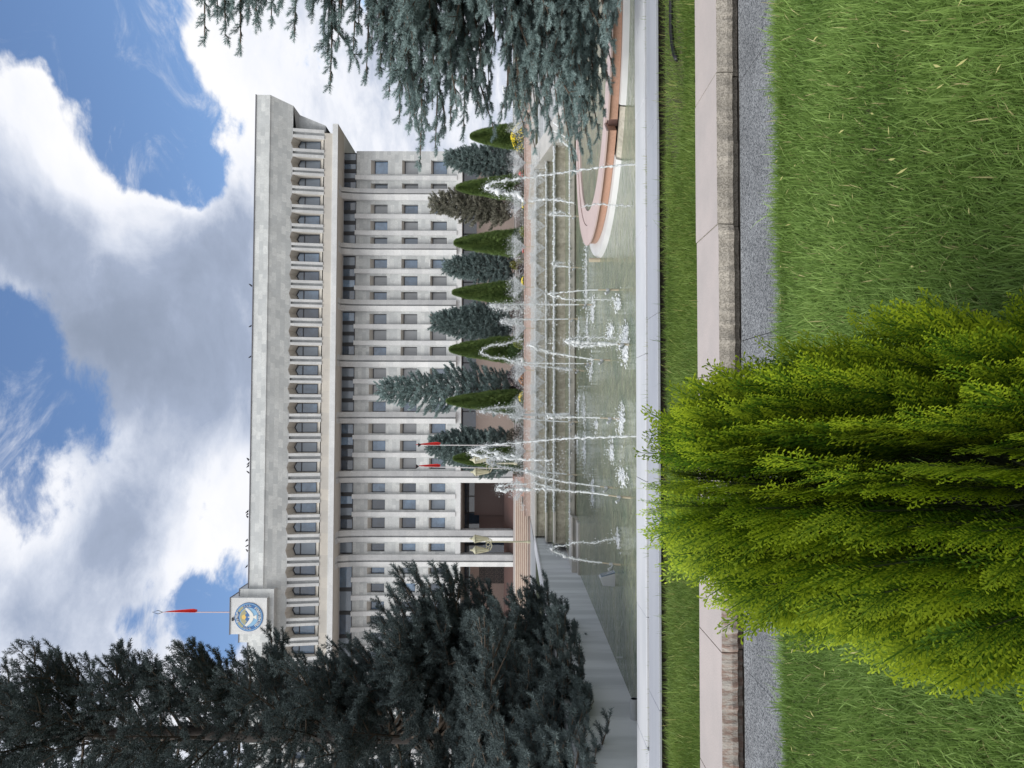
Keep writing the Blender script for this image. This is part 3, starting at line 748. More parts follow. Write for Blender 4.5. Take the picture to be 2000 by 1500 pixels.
for i in range(len(wj) - 1):
    a, b = xX(wj[i], 7.95), xX(wj[i + 1], 7.95); dz = random.uniform(-.003, .003)
    l0 = 7.89 if i < 2 else 7.955
    m = MB(); m.hexa([(a + .002, l0, .13 + dz), (b - .002, l0 if i < 2 else 7.955, .13 + dz), (b - .002, 8.57, .13 + dz), (a + .002, 8.57, .13 + dz), (a + .002, l0, .163 + dz), (b - .002, l0, .163 + dz), (b - .002, 8.57, .163 + dz), (a + .002, 8.57, .163 + dz)])
    tag(m.build('pool_coping', M['slab_white'], bevel=.005), 'white marble coping slab along the pool, %s from the left end as one stands' % words[i], 'coping slab', 'white coping slabs along the near pool edge')
m = MB(); m.box(-14, 14, 7.99, 8.55, -.8, .129); tag(m.build('pool_wall', M['marble_grey']), 'low marble wall under the white coping at the near edge of the pool', 'wall')
# black hose in the lawn strip
M['hose'] = mat('black_rubber', (.012, .012, .015), .45)
hp = [(1312, -60), (1311, 0), (1310.5, 30), (1311, 60), (1313, 85), (1318, 108), (1322, 116)]
m = MB(); m.tube([Gd(x, y, .105) for x, y in hp], .022, 8); tag(m.build('hose', M['hose'], smooth=True), 'thick black hose lying at the edge of the grass strip beside the marble slabs', 'hose')

# ---- pool, left wall, cascade
def water_mat(name, c1, c2, bump, sc, rough=.05, map_=(1, 1, 1)):
    m = bpy.data.materials.new(name); m.use_nodes = True; n = NT(m.node_tree); b = m.node_tree.nodes['Principled BSDF']
    tc = n.add('ShaderNodeTexCoord'); mp = n.add('ShaderNodeMapping'); n.l.new(tc.outputs['Object'], mp.inputs[0]); mp.inputs['Scale'].default_value = map_
    c = n.mix(n.smooth(n.noise(mp.outputs[0], 1.4, 8, .72, .6), .3, .7), c1, c2)
    c = n.vmath('SCALE', c); n.l.new(n.smooth(n.noise(tc.outputs['Object'], 9, 4, .7), .25, .75, .72, 1.25), c.node.inputs['Scale'])
    n.l.new(c, b.inputs['Base Color']); b.inputs['Roughness'].default_value = rough; b.inputs['IOR'].default_value = 1.33; b.inputs['Specular IOR Level'].default_value = .5
    bp = n.add('ShaderNodeBump'); bp.inputs['Strength'].default_value = 1; bp.inputs['Distance'].default_value = bump
    h = n.math('ADD', n.noise(mp.outputs[0], sc, 5, .6, .8), n.math('MULTIPLY', n.noise(mp.outputs[0], sc * 3.7, 3, .6, .5), .25))
    n.l.new(h, bp.inputs['Height']); n.l.new(bp.outputs[0], b.inputs['Normal']); return m
M['water'] = water_mat('pool_water', (.11, .15, .095), (.25, .265, .17), .12, 4.2)
M['film'] = water_mat('wet_brown_stone', (.34, .31, .25), (.46, .43, .36), .02, 6, .25, (2.2, 2.2, .5))
M['tier_stone'] = mat('wet_pale_stone', (.46, .44, .40), .4, (.37, .36, .33), 2.2, 6, 1.2, bump=.2, bscale=12)
M['wet_wall'] = mat('blue_grey_wet_plaster', (.56, .58, .59), .6, (.43, .45, .46), .8, 7, 2.6, map_=(.3, 2.2, .3), bump=.15, bscale=5, fine=.08)
M['foam'] = mat('white_foam', (.82, .85, .87), .6, trans=.25)
n_ = 90
xs = np.linspace(XLW, 13.0, n_); ys = np.linspace(8.4, 20.3, n_)
XX, YY = np.meshgrid(xs, ys); V_ = np.stack([XX.ravel(), YY.ravel(), np.full(XX.size, ZW)], 1)
F_ = np.array([(j * n_ + i, j * n_ + i + 1, (j + 1) * n_ + i + 1, (j + 1) * n_ + i) for j in range(n_ - 1) for i in range(n_ - 1)])
tag(fast('water', V_, F_, M['water'], smooth=True), kind='structure')
m = MB(); m.box(-4.46, XLW, 8.58, 25.2, -.9, .80); lw = m.build('pool_side_wall', M['wet_wall']); tag(lw, 'long blue-grey retaining wall on the left side of the pool', 'wall')
MB().box(-4.62, XLW + .03, 8.585, 25.0, .802, .838).build('coping', M['slab_white'], lw, bevel=.004)
cas = thing('cascade', (2, 20, -.2), 'stepped stone water cascade across the far end of the pool', 'cascade')
XR2 = 8.0
tz = [(-.9, .02), (.02, .352), (.352, .53), (.53, .836)]; ty = [20.15, 22.0, 23.4, 24.5, 30.7]
xl_t = [XLW, XLW + .25, XLW + .05, XLW + .05]
for k in range(4):
    m = MB(); m.box(xl_t[k], XR2, ty[k] + .06, ty[k + 1] + .3, tz[k][0] - .02, tz[k][1] - .06); m.build('tier', M['film'], cas)
    m = MB()
    if k == 0:
        m.box(XLW, XLW + 1.35, 19.75, 20.15, -.9, -.03)
        m.box(XLW, XLW + 1.38, 19.7, 20.14, -.03, .02)
    m.box(xl_t[k], XR2, ty[k], ty[k] + .42, tz[k][1] - (.13 if k == 0 else .06), tz[k][1]); m.build('ledge', M['tier_stone'], cas, bevel=.008)
    if k < 3:
        m = MB(); m.box(xl_t[k + 1], XR2, ty[k] + .4, ty[k + 1] + .06, tz[k][1] - .05, tz[k][1] - .008); m.build('water_tread', M['water'], cas)
m = MB(); m.box(XLW, XLW + 1.3, 19.0, 19.7, -.5, ZW + .05); m.box(XLW, XLW + .28, 19.3, 19.72, ZW + .05, .04); m.build('corner_block', M['tier_stone'], cas)
m = MB(); m.prism([(20.4, -.9), (20.4, .15), (22, .45), (24.5, .95), (31, .95), (31, -.9)], 'x', XR2, XR2 + .7); m.build('cheek_wall', M['tier_stone'], cas)
m = MB()
for k in range(7): m.box(XR2 + .7, 13, 20.3 + k * .6, 31, -.9 if k == 0 else -.1 + .14 * (k - 1), -.1 + .14 * k)
m.build('side_steps', M['marble_grey'], cas)
m = MB(); m.box(XLW - .2, 13, 24.92, 30.7, .6, .828); tag(m.build('terrace', M['tier_stone']), kind='structure')
# flower bed behind its pink wall
XB0 = xX(1008, 30.7)
m = MB(); m.box(XB0, 13, 30.7, 31.05, .6, 1.075); bw = m.build('flower_bed_wall', M['pinkstep']); tag(bw, 'low pink stone wall holding the flower bed behind the cascade', 'wall')
MB().box(XB0 - .03, 13, 30.67, 31.1, 1.078, 1.10).build('coping', mat('rose_coping', (.55, .38, .31), .6, (.48, .33, .28), 3), bw)
m = MB(); m.prism([(31.05, .7), (31.05, 1.06), (36, 1.25), (48, 1.42), (70, 1.42), (70, .7)][::-1], 'x', XB0 + .2, 40); tag(m.build('flower_bed_soil', M['earth']), kind='structure')
M['bed_pier'] = mat('salmon_granite', (.47, .29, .235), .6, (.42, .26, .21), 3)
m = MB(); m.box(xX(970, 31), xX(932, 31), 31.1, 32.6, .8, 1.52); m.box(xX(970.8, 31), xX(931, 31), 31.07, 32.7, 1.52, 1.56); tag(m.build('stair_pier', M['bed_pier']), 'salmon granite pier at the right end of the lit pink stairs', 'pier')
# pink stairs
st = thing('pink_stairs', (-8, 31.6, .83), 'broad flight of low pink granite stairs with pale edges before the entrance', 'stairs')
ns = 7; zs0, zs1 = .836, 1.43
for k in range(ns):
    y0 = 31.7 + k * .36; z0 = zs0 + (zs1 - zs0) * k / ns; z1 = zs0 + (zs1 - zs0) * (k + 1) / ns
    m = MB(); m.box(-24, xX(969, 31.8), y0, y0 + .4 if k < ns - 1 else 36, .7, z1 - .03); m.build('riser', M['pinkstep'], st)
    m = MB(); m.box(-24, xX(969, 31.8), y0 - .02, y0 + .38 if k < ns - 1 else 36, z1 - .028, z1); m.build('tread', M['pale_edge'], st)
m = MB(); m.box(-60, 60, 36.0, 84.5, 1.0, 1.418); tag(m.build('plaza', mat('plaza_granite', (.30, .26, .24), .7, (.26, .23, .22), 1)), kind='structure')
MB().box(xX(1043, 29), xX(1025, 29), 28.9, 29.3, .83, 1.2)
m = MB(); q = P(1022, 981, 33); m.box(q.x - .13, q.x + .13, 31.3, 31.45, .84, .84 + .3); m.build('electrical_box', mat('white_box_paint', (.6, .6, .58), .5)).name = 'utility_box'
tag(bpy.data.objects['utility_box'], 'small white utility box standing before the pink stairs', 'box')
m = MB(); m.box(-40, -4.63, 24.9, 31.68, .5, .802); tag(m.build('side_paving', mat('grey_paving', (.33, .34, .345), .6, (.28, .29, .30), 2)), kind='structure')
# ---- round pink basin in the pool
RC = (6.4, 14.1); M['red_granite'] = mat('red_granite', (.48, .29, .21), .5, (.41, .235, .165), 40, 4, 1, fine=.25, fscale=60)
M['rim'] = mat('pale_pink_rim', (.52, .41, .38), .55, (.46, .36, .335), 4, 5)
M['skirt'] = mat('white_skirt_stone', (.58, .58, .57), .5, (.5, .5, .49), 2)
rb = thing('round_basin', (RC[0], RC[1], ZW), 'round red granite basin with a broad pale pink rim standing in the pool', 'basin')
def ring(prof, a0, a1, name, mt, n=120, parent=None, close=True):
    k = max(2, int(n * abs(a1 - a0) / 360)); m = MB(); P_ = len(prof)
    for i in range(k + 1):
        t = math.radians(a0 + (a1 - a0) * i / k)
        m.v += [(RC[0] + r * math.cos(t), RC[1] + r * math.sin(t), z) for r, z in prof]
    for i in range(k):
        for j in range(P_ if close else P_ - 1):
            m.f.append((i * P_ + j, i * P_ + (j + 1) % P_, (i + 1) * P_ + (j + 1) % P_, (i + 1) * P_ + j)); m.m.append(0)
    if close and abs(a1 - a0) < 359: m.f.append(tuple(range(P_))); m.m.append(0); m.f.append(tuple(k * P_ + j for j in range(P_))[::-1]); m.m.append(0)
    return m.build(name, mt, parent or rb)
nt = -126.5
ring([(3.10, -.06), (3.10, .075), (2.6, .075), (2.6, -.06)], nt + 1.6, nt + 358.4, 'basin_wall', M['red_granite'])
ring([(3.14, .078), (3.14, .105), (2.75, .107), (2.75, .078)], nt + 1.5, nt + 358.5, 'rim', M['rim'])
ring([(2.74, .06), (2.74, .088), (2.46, .085), (2.46, .0)], 0, 360, 'inner_step', M['rim'])
RC = (6.28, 14.12)
ring([(3.06, -.065), (3.22, -.07), (3.30, -.2), (2.9, -.3), (2.8, -.065)], nt + 8, nt + 353, 'skirt', M['skirt'])
ring([(3.06, -.08), (3.14, -.085), (3.22, -.16), (2.9, -.16)], nt - 7.5, nt + 7.5, 'spill_apron', M['film'])
RC = (6.4, 14.1)
ring([(2.85, -.1), (2.85, .05), (2.6, .05), (2.6, -.1)], nt - 2, nt + 2, 'spillway', M['brown'])
m = MB(); m.v = [(RC[0] + 2.48 * math.cos(t * PI / 30), RC[1] + 2.48 * math.sin(t * PI / 30), .05) for t in range(60)]; m.f = [tuple(range(60))]; m.m = [0]; m.build('basin_water', M['water'], rb)
m = MB(); m.lathe((*Gd(1183, 126, .05).xy, .05), [(.14, 0), (.14, .09), (.10, .1)], 12); m.build('nozzle_block', mat('cream_plastic', (.6, .56, .45), .5), rb)
M['plastic'] = mat('grey_plastic', (.42, .44, .46), .4); M['beige'] = mat('beige_pipe', (.50, .44, .33), .55, (.42, .36, .27), 8)
# stub, side pipe, floodlight
q = Gd(1172, 508, ZW); m = MB(); m.tube([(q.x, q.y, ZW - .1), (q.x, q.y, ZW + .22)], .042, 12); tag(m.build('pipe_stub', M['beige']), 'thick short beige pipe stub standing in the water left of the round basin', 'pipe')
q = Gd(1224, 1330, ZW); m = MB(); zc_ = ZW + .075
m.tube([(XLW - .02, 10.2, zc_), (XLW + .27, 10.2, zc_)], .058, 20, cap=False); m.tube([(XLW + .27, 10.2, zc_), (XLW, 10.2, zc_)], .047, 20, 1, cap=False)
for i in range(20): 
    b_ = len(m.v); ra, rb_ = .058, .047
    for (r, t) in ((ra, i), (ra, i + 1), (rb_, i + 1), (rb_, i)): m.v.append((XLW + .27, 10.2 + r * math.cos(t * PI / 10), zc_ + r * math.sin(t * PI / 10)))
    m.f.append((b_, b_ + 1, b_ + 2, b_ + 3)); m.m.append(0)
tag(m.build('drain_pipe', [M['plastic'], M['dark']], smooth=False), 'open grey drain pipe sticking out of the left pool wall at water level', 'pipe')
q = Gd(1200, 1128, ZW)
fl = thing('underwater_floodlight', (q.x, q.y, ZW), 'tilted grey box floodlight standing in the pool near the left wall', 'floodlight')
m = MB(); m.hexa([(-.13, -.10, 0), (.10, -.10, -.04), (.10, .10, -.04), (-.13, .10, 0), (-.12, -.08, .20), (.02, -.10, .26), (.02, .12, .26), (-.12, .1, .20)])
for i, v in enumerate(m.v): m.v[i] = (v[0] + q.x, v[1] + q.y, v[2] + ZW)
m.build('housing', M['plastic'], fl, bevel=.01)
m = MB(); m.hexa([(.105, -.09, -.02), (.115, -.09, -.02), (.115, .09, -.02), (.105, .09, -.02), (.03, -.09, .235), (.04, -.09, .235), (.04, .11, .235), (.03, .11, .235)])
for i, v in enumerate(m.v): m.v[i] = (v[0] + q.x, v[1] + q.y, v[2] + ZW)
m.build('lens', GLS[3], fl)
m = MB(); q = Gd(1216, 1284, ZW); m.tube([(q.x, q.y, ZW - .05), (q.x, q.y, ZW + .09)], .014, 8); tag(m.build('thin_pipe', M['plastic']), 'thin short pipe standing in the water beside the open drain pipe', 'pipe')

# ================================================================== fountain water
M['jet'] = bpy.data.materials.new('falling_water'); M['jet'].use_nodes = True
b = M['jet'].node_tree.nodes['Principled BSDF']; b.inputs['Base Color'].default_value = (.93, .95, .96, 1); b.inputs['Roughness'].default_value = .25
b.inputs['Subsurface Weight'].default_value = 0
_n = NT(M['jet'].node_tree); _t = _n.add('ShaderNodeBsdfTranslucent'); _t.inputs[0].default_value = (.9, .93, .95, 1); _m = _n.add('ShaderNodeMixShader'); _m.inputs[0].default_value = .35
_n.l.new(b.outputs[0], _m.inputs[1]); _n.l.new(_t.outputs[0], _m.inputs[2]); _n.l.new(_m.outputs[0], M['jet'].node_tree.nodes['Material Output'].inputs[0])
M['mist'] = M['jet'].copy(); M['mist'].name = 'fine_droplets'
OCT_V = np.array([(1, 0, 0), (-1, 0, 0), (0, 1, 0), (0, -1, 0), (0, 0, 1), (0, 0, -1)], float)
OCT_F = np.array([(0, 2, 4), (2, 1, 4), (1, 3, 4), (3, 0, 4), (2, 0, 5), (1, 2, 5), (3, 1, 5), (0, 3, 5)])
TET_V = np.array([(1, 0, -.4), (-.5, .87, -.4), (-.5, -.87, -.4), (0, 0, .9)], float); TET_F = np.array([(0, 1, 3), (1, 2, 3), (2, 0, 3), (0, 2, 1)])
def drops(pos, rad, tet=False):
    n = len(pos); f = rng.normal(size=(n, 3)); u = rng.normal(size=(n, 3))
    V, F, _ = scatter(TET_V if tet else OCT_V, TET_F if tet else OCT_F, pos, f, u, rad); return V, F
def crom(pts, n):
    pts = np.array(pts, float); P_ = np.vstack([2 * pts[0] - pts[1], pts, 2 * pts[-1] - pts[-2]]); o = []
    for i in range(1, len(P_) - 2):
        for t in np.linspace(0, 1, n, endpoint=False):
            a, b_, c, d = P_[i - 1], P_[i], P_[i + 1], P_[i + 2]
            o.append(.5 * ((2 * b_) + (c - a) * t + (2 * a - 5 * b_ + 4 * c - d) * t * t + (3 * b_ - a - 3 * c + d) * t ** 3))
    o.append(pts[-1]); return np.array(o)
def merge(lst):
    V, F, k = [], [], 0
    for v, f in lst: V.append(v); F.append(f + k); k += len(v)
    return np.vstack(V), np.vstack(F)
def strand(path, Y, rmin_px=1.0, dep=0.0):
    """path: list of (x, y, width_px, raggedness); returns triangles of a lumpy water string and loose drops"""
    s = Y / FPX
    q = crom([[*P(p[0], p[1], Y + dep * i / max(1, len(path) - 1)), (p[2] * 1.15 + .5) * s / 2, p[3]] for i, p in enumerate(path)], 14)
    # resample evenly
    d = np.r_[0, np.cumsum(np.linalg.norm(np.diff(q[:, :3], axis=0), axis=1))]; st_ = max(.018, 1.6 * s)
    t = np.arange(0, d[-1], st_); q = np.stack([np.interp(t, d, q[:, k]) for k in range(5)], 1)
    n = len(q); c = q[:, :3].copy(); r = np.maximum(q[:, 3], .3 * s); rag = q[:, 4]
    off = np.cumsum(rng.normal(size=(n, 3)), axis=0) * .25; k_ = np.ones(9) / 9
    off = np.stack([off[:, i] - np.convolve(np.pad(off[:, i], 4, mode='edge'), k_, 'valid') for i in range(3)], 1)
    c += off * (r * rag * 1.8)[:, None]
    lump = np.exp(rng.normal(size=n) * .30 * rag) * .85; lump = np.where(rng.random(n) < .12 * rag, .25, lump)
    R = r * lump * np.where(rag > .75, .72, 1.0); nv = 6
    tg = np.gradient(c, axis=0) if n > 2 else np.tile([0, 0, 1.], (n, 1)); tg /= np.linalg.norm(tg, axis=1, keepdims=True) + 1e-9
    a = np.cross(tg, [.1, 1, .2]); a /= np.linalg.norm(a, axis=1, keepdims=True) + 1e-9; b_ = np.cross(tg, a)
    an = np.arange(nv) * 2 * PI / nv
    jr = 1 + rng.normal(size=(n, nv)) * .28 * rag[:, None]
    V = c[:, None] + (a[:, None] * np.cos(an)[None, :, None] + b_[:, None] * np.sin(an)[None, :, None]) * (R[:, None] * jr)[:, :, None]
    V = V.reshape(-1, 3); F = []
    for i in range(n - 1):
        for j in range(nv):
            p0, p1, p2, p3 = i * nv + j, i * nv + (j + 1) % nv, (i + 1) * nv + (j + 1) % nv, (i + 1) * nv + j
            F += [(p0, p1, p2), (p0, p2, p3)]
    out_ = [(V, np.array(F))]
    k = rng.poisson(np.maximum(rag - .2, 0) * np.clip(4 + r / s * 7, 4, 40)); idx = np.repeat(np.arange(n), k)
    if len(idx):
        pos = c[idx] + rng.normal(size=(len(idx), 3)) * (r[idx] * .95 + .35 * s)[:, None] * np.array([1, 1, 1.5]); out_.append(drops(pos, np.exp(rng.normal(size=len(idx)) * .5) * .36 * s))
    return out_
def plume(x0, x1, y, wpx, n, Y, size=.45, skew=0):
    """loose drops between image heights x0 (top) and x1 (bottom) round column y"""
    s = Y / FPX; t = rng.random(n) ** .8; xx = x0 + (x1 - x0) * t
    yy = y + skew * t + rng.normal(size=n) * wpx * (.25 + .75 * np.minimum(1, t * 2))
    pos = np.array([P(a, b_, Y) for a, b_ in zip(xx, yy)]); pos[:, 1] += rng.normal(size=n) * wpx * s * .6
    return [drops(pos, np.exp(rng.normal(size=n) * .5) * size * s)]
FOAM = []
def splash(x, y, wy, wx_, n=160, z=ZW):
    n = int(n * 1.5)
    c = Gd(x, y, z); s = c.y / FPX; L = wy * s * .5; Wd = abs(Gd(x + wx_, y, z).y - Gd(x - wx_, y, z).y) * .35
    pos = np.stack([c.x + rng.normal(size=n) * L * .5, c.y + rng.normal(size=n) * Wd * .5, np.full(n, z + .004)], 1)
    V, F = drops(pos, np.exp(rng.normal(size=n) * .6) * .0145); V[:, 2] = z + .003 + (V[:, 2] - z) * .35
    FOAM.append((V, F))
    m = n // 3; pos = pos[:m] + np.stack([rng.normal(size=m) * .02, np.zeros(m), np.abs(rng.normal(size=m)) * .05], 1)
    FOAM.append(drops(pos, np.exp(rng.normal(size=m) * .4) * .009))
def jet(foot, top, strands, label, Y=None, z=ZW, plumes=(), head=True, dep=0):
    c = Gd(foot[0], foot[1], z) if Y is None else P(foot[0], foot[1], Y)
    Y = c.y; s = Y / FPX; t = thing('fountain_jet', (c.x, c.y, c.z), label, 'fountain jet', 'white water jets of the fountain')
    tp = P(top[0], top[1], Y)
    m = MB(); m.tube([c - Vector((0, 0, .1)), c.lerp(tp, .55)], max(.018, 1.7 * s), 10); m.tube([c.lerp(tp, .5), tp], max(.011, 1.0 * s), 10); m.build('nozzle_pipe', M['beige'], t)
    if head:
        q = c.lerp(tp, .52); k = .05
        m = MB(); m.tube([q + Vector((-.01, -.02, -.03)), q + Vector((-.05, -.05, .0)), q + Vector((-.075, -.07, .05))], [.012, .02, .024], 8); m.tube([q + Vector((0, 0, -.02)), q + Vector((0, 0, .03))], .022, 8); m.build('lamp_head', M['plastic'], t)
    L = []
    for p in strands: L += strand(p, Y, dep=dep)
    for p in plumes: L += plume(*p[:5], Y, *p[5:])
    V, F = merge(L); fast('water_column', V, F, M['jet'], t, smooth=True)
    return t
jet((1262, 320), (1255, 320), [[(1245, 321, 3, .3), (1200, 324, 3.5, .6), (1150, 330, 3.5, .7), (1100, 337, 3.5, .8), (1050, 344, 4.5, .9), (1010, 349, 5, .9), (980, 354, 7, 1), (958, 360, 7, 1), (947, 365, 6, 1.1), (958, 370, 7, 1), (972, 376, 8, 1)],
    [(965, 372, 6, 1), (980, 377, 10, 1.1), (1000, 378, 8, 1), (1012, 383, 9, 1), (1022, 391, 5, 1)], [(1035, 393, 3, .8), (1050, 391, 4, .9), (1070, 389, 4, .9), (1085, 391, 5, .9), (1105, 394, 3.5, .8), (1122, 397, 2.5, .8)],
    [(1138, 403, 2.2, .9), (1165, 399, 3, .9), (1190, 400, 2.4, 1), (1208, 401, 1.6, 1.3), (1232, 403, 1.2, 1.4)]],
    'tall white jet rising behind the coping nearest the right-hand blue spruce', Y=9.2, head=False, plumes=[(955, 1010, 374, 9, 130), (1180, 1236, 402, 3, 30)])
jet((1262, 851), (1255, 851), [[(1245, 852, 3, .3), (1200, 853, 3.5, .6), (1150, 855, 3.5, .7), (1100, 857, 4, .8), (1050, 861, 4, .9), (1010, 865, 5, .9), (970, 868, 5, .9), (940, 873, 6, 1), (920, 880, 6, 1), (919, 886, 6, 1), (935, 890, 8, 1), (960, 893, 8, 1), (990, 895, 6, 1), (1030, 898, 4, .9), (1080, 899, 3, .9)],
    [(925, 878, 6, 1), (950, 880, 6, 1.1), (975, 888, 6, 1), (1010, 892, 5, 1)]],
    'tall double white jet rising behind the coping beside the two hanging flags', Y=9.2, head=False, plumes=[(925, 1120, 892, 14, 420), (1100, 1235, 903, 5, 60)])
jet((1208, 566), (1168, 566), [[(1170, 566, 1.6, .1), (1140, 567, 2, .3), (1110, 570, 2.2, .6), (1085, 572, 3, .8), (1071, 574, 3, .9), (1078, 577, 4, .9), (1092, 580, 4.5, .9), (1105, 584, 2.5, .9), (1130, 586, 2, .9), (1165, 585, 1.6, 1), (1203, 586, 2, 1)]],
    'low arching jet whose nozzle stands right of the fat foaming column', plumes=[(1100, 1200, 583, 3, 20)])
jet((1157, 595), (1130, 595), [[(1131, 595, 1.8, .1), (1100, 595, 2.4, .4), (1075, 595, 3, .6), (1040, 594, 3, .8), (1000, 595, 3, .9), (957, 596, 3, .9)], [(957, 596, 4, 1), (975, 600, 7, 1.2), (995, 602, 7, 1.2), (1015, 601, 5, 1.2)]],
    'tall feathery plume blown apart at its top between two cone-shaped thujas', plumes=[(960, 1075, 601, 11, 1500, .42, 0), (990, 1080, 596, 15, 500, .3)])
jet((1128, 623), (1110, 623), [[(1110, 623, 1.8, .2), (1060, 624, 2.2, .5), (1020, 624, 2.5, .7), (1000, 624, 3, .8), (984, 625, 4, .9), (981, 628, 6, .9), (990, 631, 5, 1.1), (1003, 635, 3, 1)], [(984, 626, 4, 1), (1000, 629, 6, 1.2), (1020, 631, 4, 1.2)]],
    'slim upright jet with a small bulb top just left of the feathery plume', plumes=[(990, 1090, 631, 6, 170)])
jet((1228, 673), (1203, 672), [[(1206, 672, 4, .2), (1180, 671, 7, .5), (1155, 670, 8, .6), (1130, 668, 9, .7), (1112, 667, 8, .8), (1103, 667, 5, .8)], [(1105, 665, 4, .8), (1118, 660, 5, 1), (1140, 659, 4, 1.1), (1175, 659, 3, 1.2), (1200, 660, 2, 1.2)], [(1104, 668, 3, .8), (1125, 674, 5, 1), (1150, 675, 4, 1.1), (1190, 674, 3, 1)]],
    'fat foaming white column, the nearest and thickest in the middle of the pool', plumes=[(1108, 1225, 668, 8, 520, .5), (1000, 1140, 660, 10, 60)])
splash(1222, 668, 70, 8, 420)
jet((1155, 710), (1141, 710), [[(1141, 710, 1.6, .2), (1090, 710, 2, .5), (1040, 709, 2.4, .7), (1000, 706, 3.5, .9), (985, 700, 3.5, .9), (965, 699, 2.5, .9), (950, 694, 2.5, .9), (940, 688, 3.5, .9), (944, 681, 2.5, .9), (962, 674, 2.5, .9), (980, 673, 4, .9), (992, 670, 2, 1), (1006, 666, 2, 1), (1022, 662, 1.6, 1)],
    [(1000, 707, 4, 1), (1012, 704, 6, 1.1), (1025, 706, 4, 1.1)]], 'high hooked jet curling over in front of a cone-shaped thuja', plumes=[(1000, 1090, 706, 6, 120), (1025, 1100, 662, 6, 60)])
jet((1191, 704), (1160, 702), [[(1160, 702, 1.8, .2), (1130, 698, 2.4, .5), (1100, 693, 3, .8), (1075, 689, 4, .9), (1055, 683, 5, 1.1), (1038, 677, 5, 1.2), (1030, 672, 3, 1.3)]],
    'slanting jet leaning away to the right from a nozzle near the fat column', plumes=[(1028, 1085, 674, 11, 200), (1060, 1120, 662, 9, 90)])
jet((1140, 725), (1117, 721), [[(1118, 722, 2.5, .4), (1105, 721, 6, .8), (1092, 720, 5, .9), (1087, 719, 3, .9)], [(1118, 722, 1.5, .4), (1080, 718, 2, .7), (1045, 715, 2.4, .8), (1012, 711, 3, .9)]],
    'short bulbous jet with a thin second thread, left of the hooked jet', plumes=[(1090, 1130, 720, 6, 90)])
jet((1211, 818), (1172, 816), [[(1172, 816, 2.4, .2), (1130, 815, 3, .5), (1100, 815, 3.4, .8), (1080, 814, 6, .9), (1066, 813, 6, .9)], [(1068, 815, 4, 1), (1090, 811, 3, 1.1), (1110, 806, 2, 1)]],
    'upright jet left of centre with a bushy top and a wide splash at its foot', plumes=[(1070, 1180, 813, 6, 180), (1160, 1215, 809, 2, 30)])
jet((1128, 824), (1110, 824), [[(1110, 824, 1.8, .2), (1060, 821, 2.2, .5), (1020, 817, 2.6, .7), (996, 814, 5, .9)]], 'thin slightly leaning jet behind the bushy-topped one',plumes=[(996, 1100, 817, 5, 80)])
jet((1125, 808), (1112, 808), [[(1112, 808, 2, .3), (1060, 809, 2.4, .6), (1010, 809, 3, .8), (970, 807, 4, .9), (948, 804, 8, .9), (935, 804, 5, .9)], [(940, 802, 4, 1), (960, 797, 3, 1.2), (985, 796, 3, 1.2), (1010, 793, 2, 1.1)], [(1000, 810, 2.5, .9), (1080, 811, 2, 1), (1150, 808, 2, 1), (1200, 813, 2, 1.1)]],
    'tallest jet left of centre, breaking up before the thuja next to the ragged spruce', plumes=[(938, 1060, 801, 8, 330), (1020, 1130, 807, 14, 160)])
jet((1127, 928), (1107, 926), [[(1107, 926, 2, .2), (1070, 923, 2.4, .5), (1040, 921, 2.8, .7), (1010, 918, 4, .9), (990, 914, 4, .9), (965, 908, 6, 1), (953, 903, 6, 1), (960, 898, 7, 1.1), (985, 896, 4, 1)]], 'jet arching to the right from the far ledge in the left-hand cluster', plumes=[(955, 1080, 905, 10, 260), (1030, 1120, 915, 12, 130)])
jet((1196, 953), (1172, 950), [[(1172, 950, 2, .2), (1140, 946, 2.4, .4), (1110, 942, 3, .7), (1085, 938, 3.5, .8), (1060, 932, 5, .9), (1035, 924, 6, 1), (1025, 917, 4, 1.1)]], 'slanting jet leaning right in the left-hand cluster, middle nozzle', plumes=[(1024, 1090, 925, 10, 280), (1060, 1110, 912, 12, 120)])
jet((1231, 973), (1188, 967), [[(1188, 967, 2.4, .2), (1150, 962, 3, .4), (1110, 959, 3.6, .7), (1080, 956, 4.5, .9), (1040, 955, 5, .9), (1010, 956, 6, .9), (985, 957, 8, .9), (970, 955, 6, .9), (978, 950, 5, 1.1), (1000, 945, 4, 1.2), (1030, 945, 3, 1.2)], [(1090, 957, 3, .9), (1060, 948, 3.4, 1.1), (1035, 940, 3, 1.2)]],
    'tall jet nearest the entrance stairs, leaning over its foreground nozzle', plumes=[(975, 1090, 950, 10, 380), (1000, 1100, 940, 16, 200)])
jet((1212, 1104), (1176, 1099), [[(1176, 1099, 2.6, .2), (1150, 1096, 3, .4), (1125, 1092, 3.2, .6), (1105, 1087, 3.4, .7), (1090, 1080, 4.5, .8), (1077, 1073, 7, .9), (1083, 1069, 6, .9), (1093, 1066, 3, .8), (1110, 1064, 2.5, .8), (1120, 1060, 4, .9), (1135, 1059, 2, .8), (1150, 1060, 2, .8), (1163, 1061, 4, .9), (1180, 1055, 2.4, .8), (1203, 1052, 2, .8)]],
    'lone arching jet at the left beside the retaining wall')
jet((1129, 423), (1116, 422), [[(1116, 422, 2, .2), (1095, 421, 2.4, .5), (1078, 420, 3, .8), (1073, 420, 4, .9), (1080, 416, 4, 1), (1092, 415, 4, 1.1), (1104, 416, 2, 1)]], 'short jet on the far ledge right of the stub pipe', plumes=[(1075, 1115, 418, 4, 40)])
jet((1129, 523), (1115, 522), [[(1115, 522, 2, .2), (1098, 520, 3, .5), (1082, 518, 4, .8), (1079, 517, 5, .9), (1085, 514, 4, 1), (1100, 513, 2, 1)]], 'short jet on the far ledge behind the stub pipe', plumes=[(1082, 1125, 515, 4, 50)])
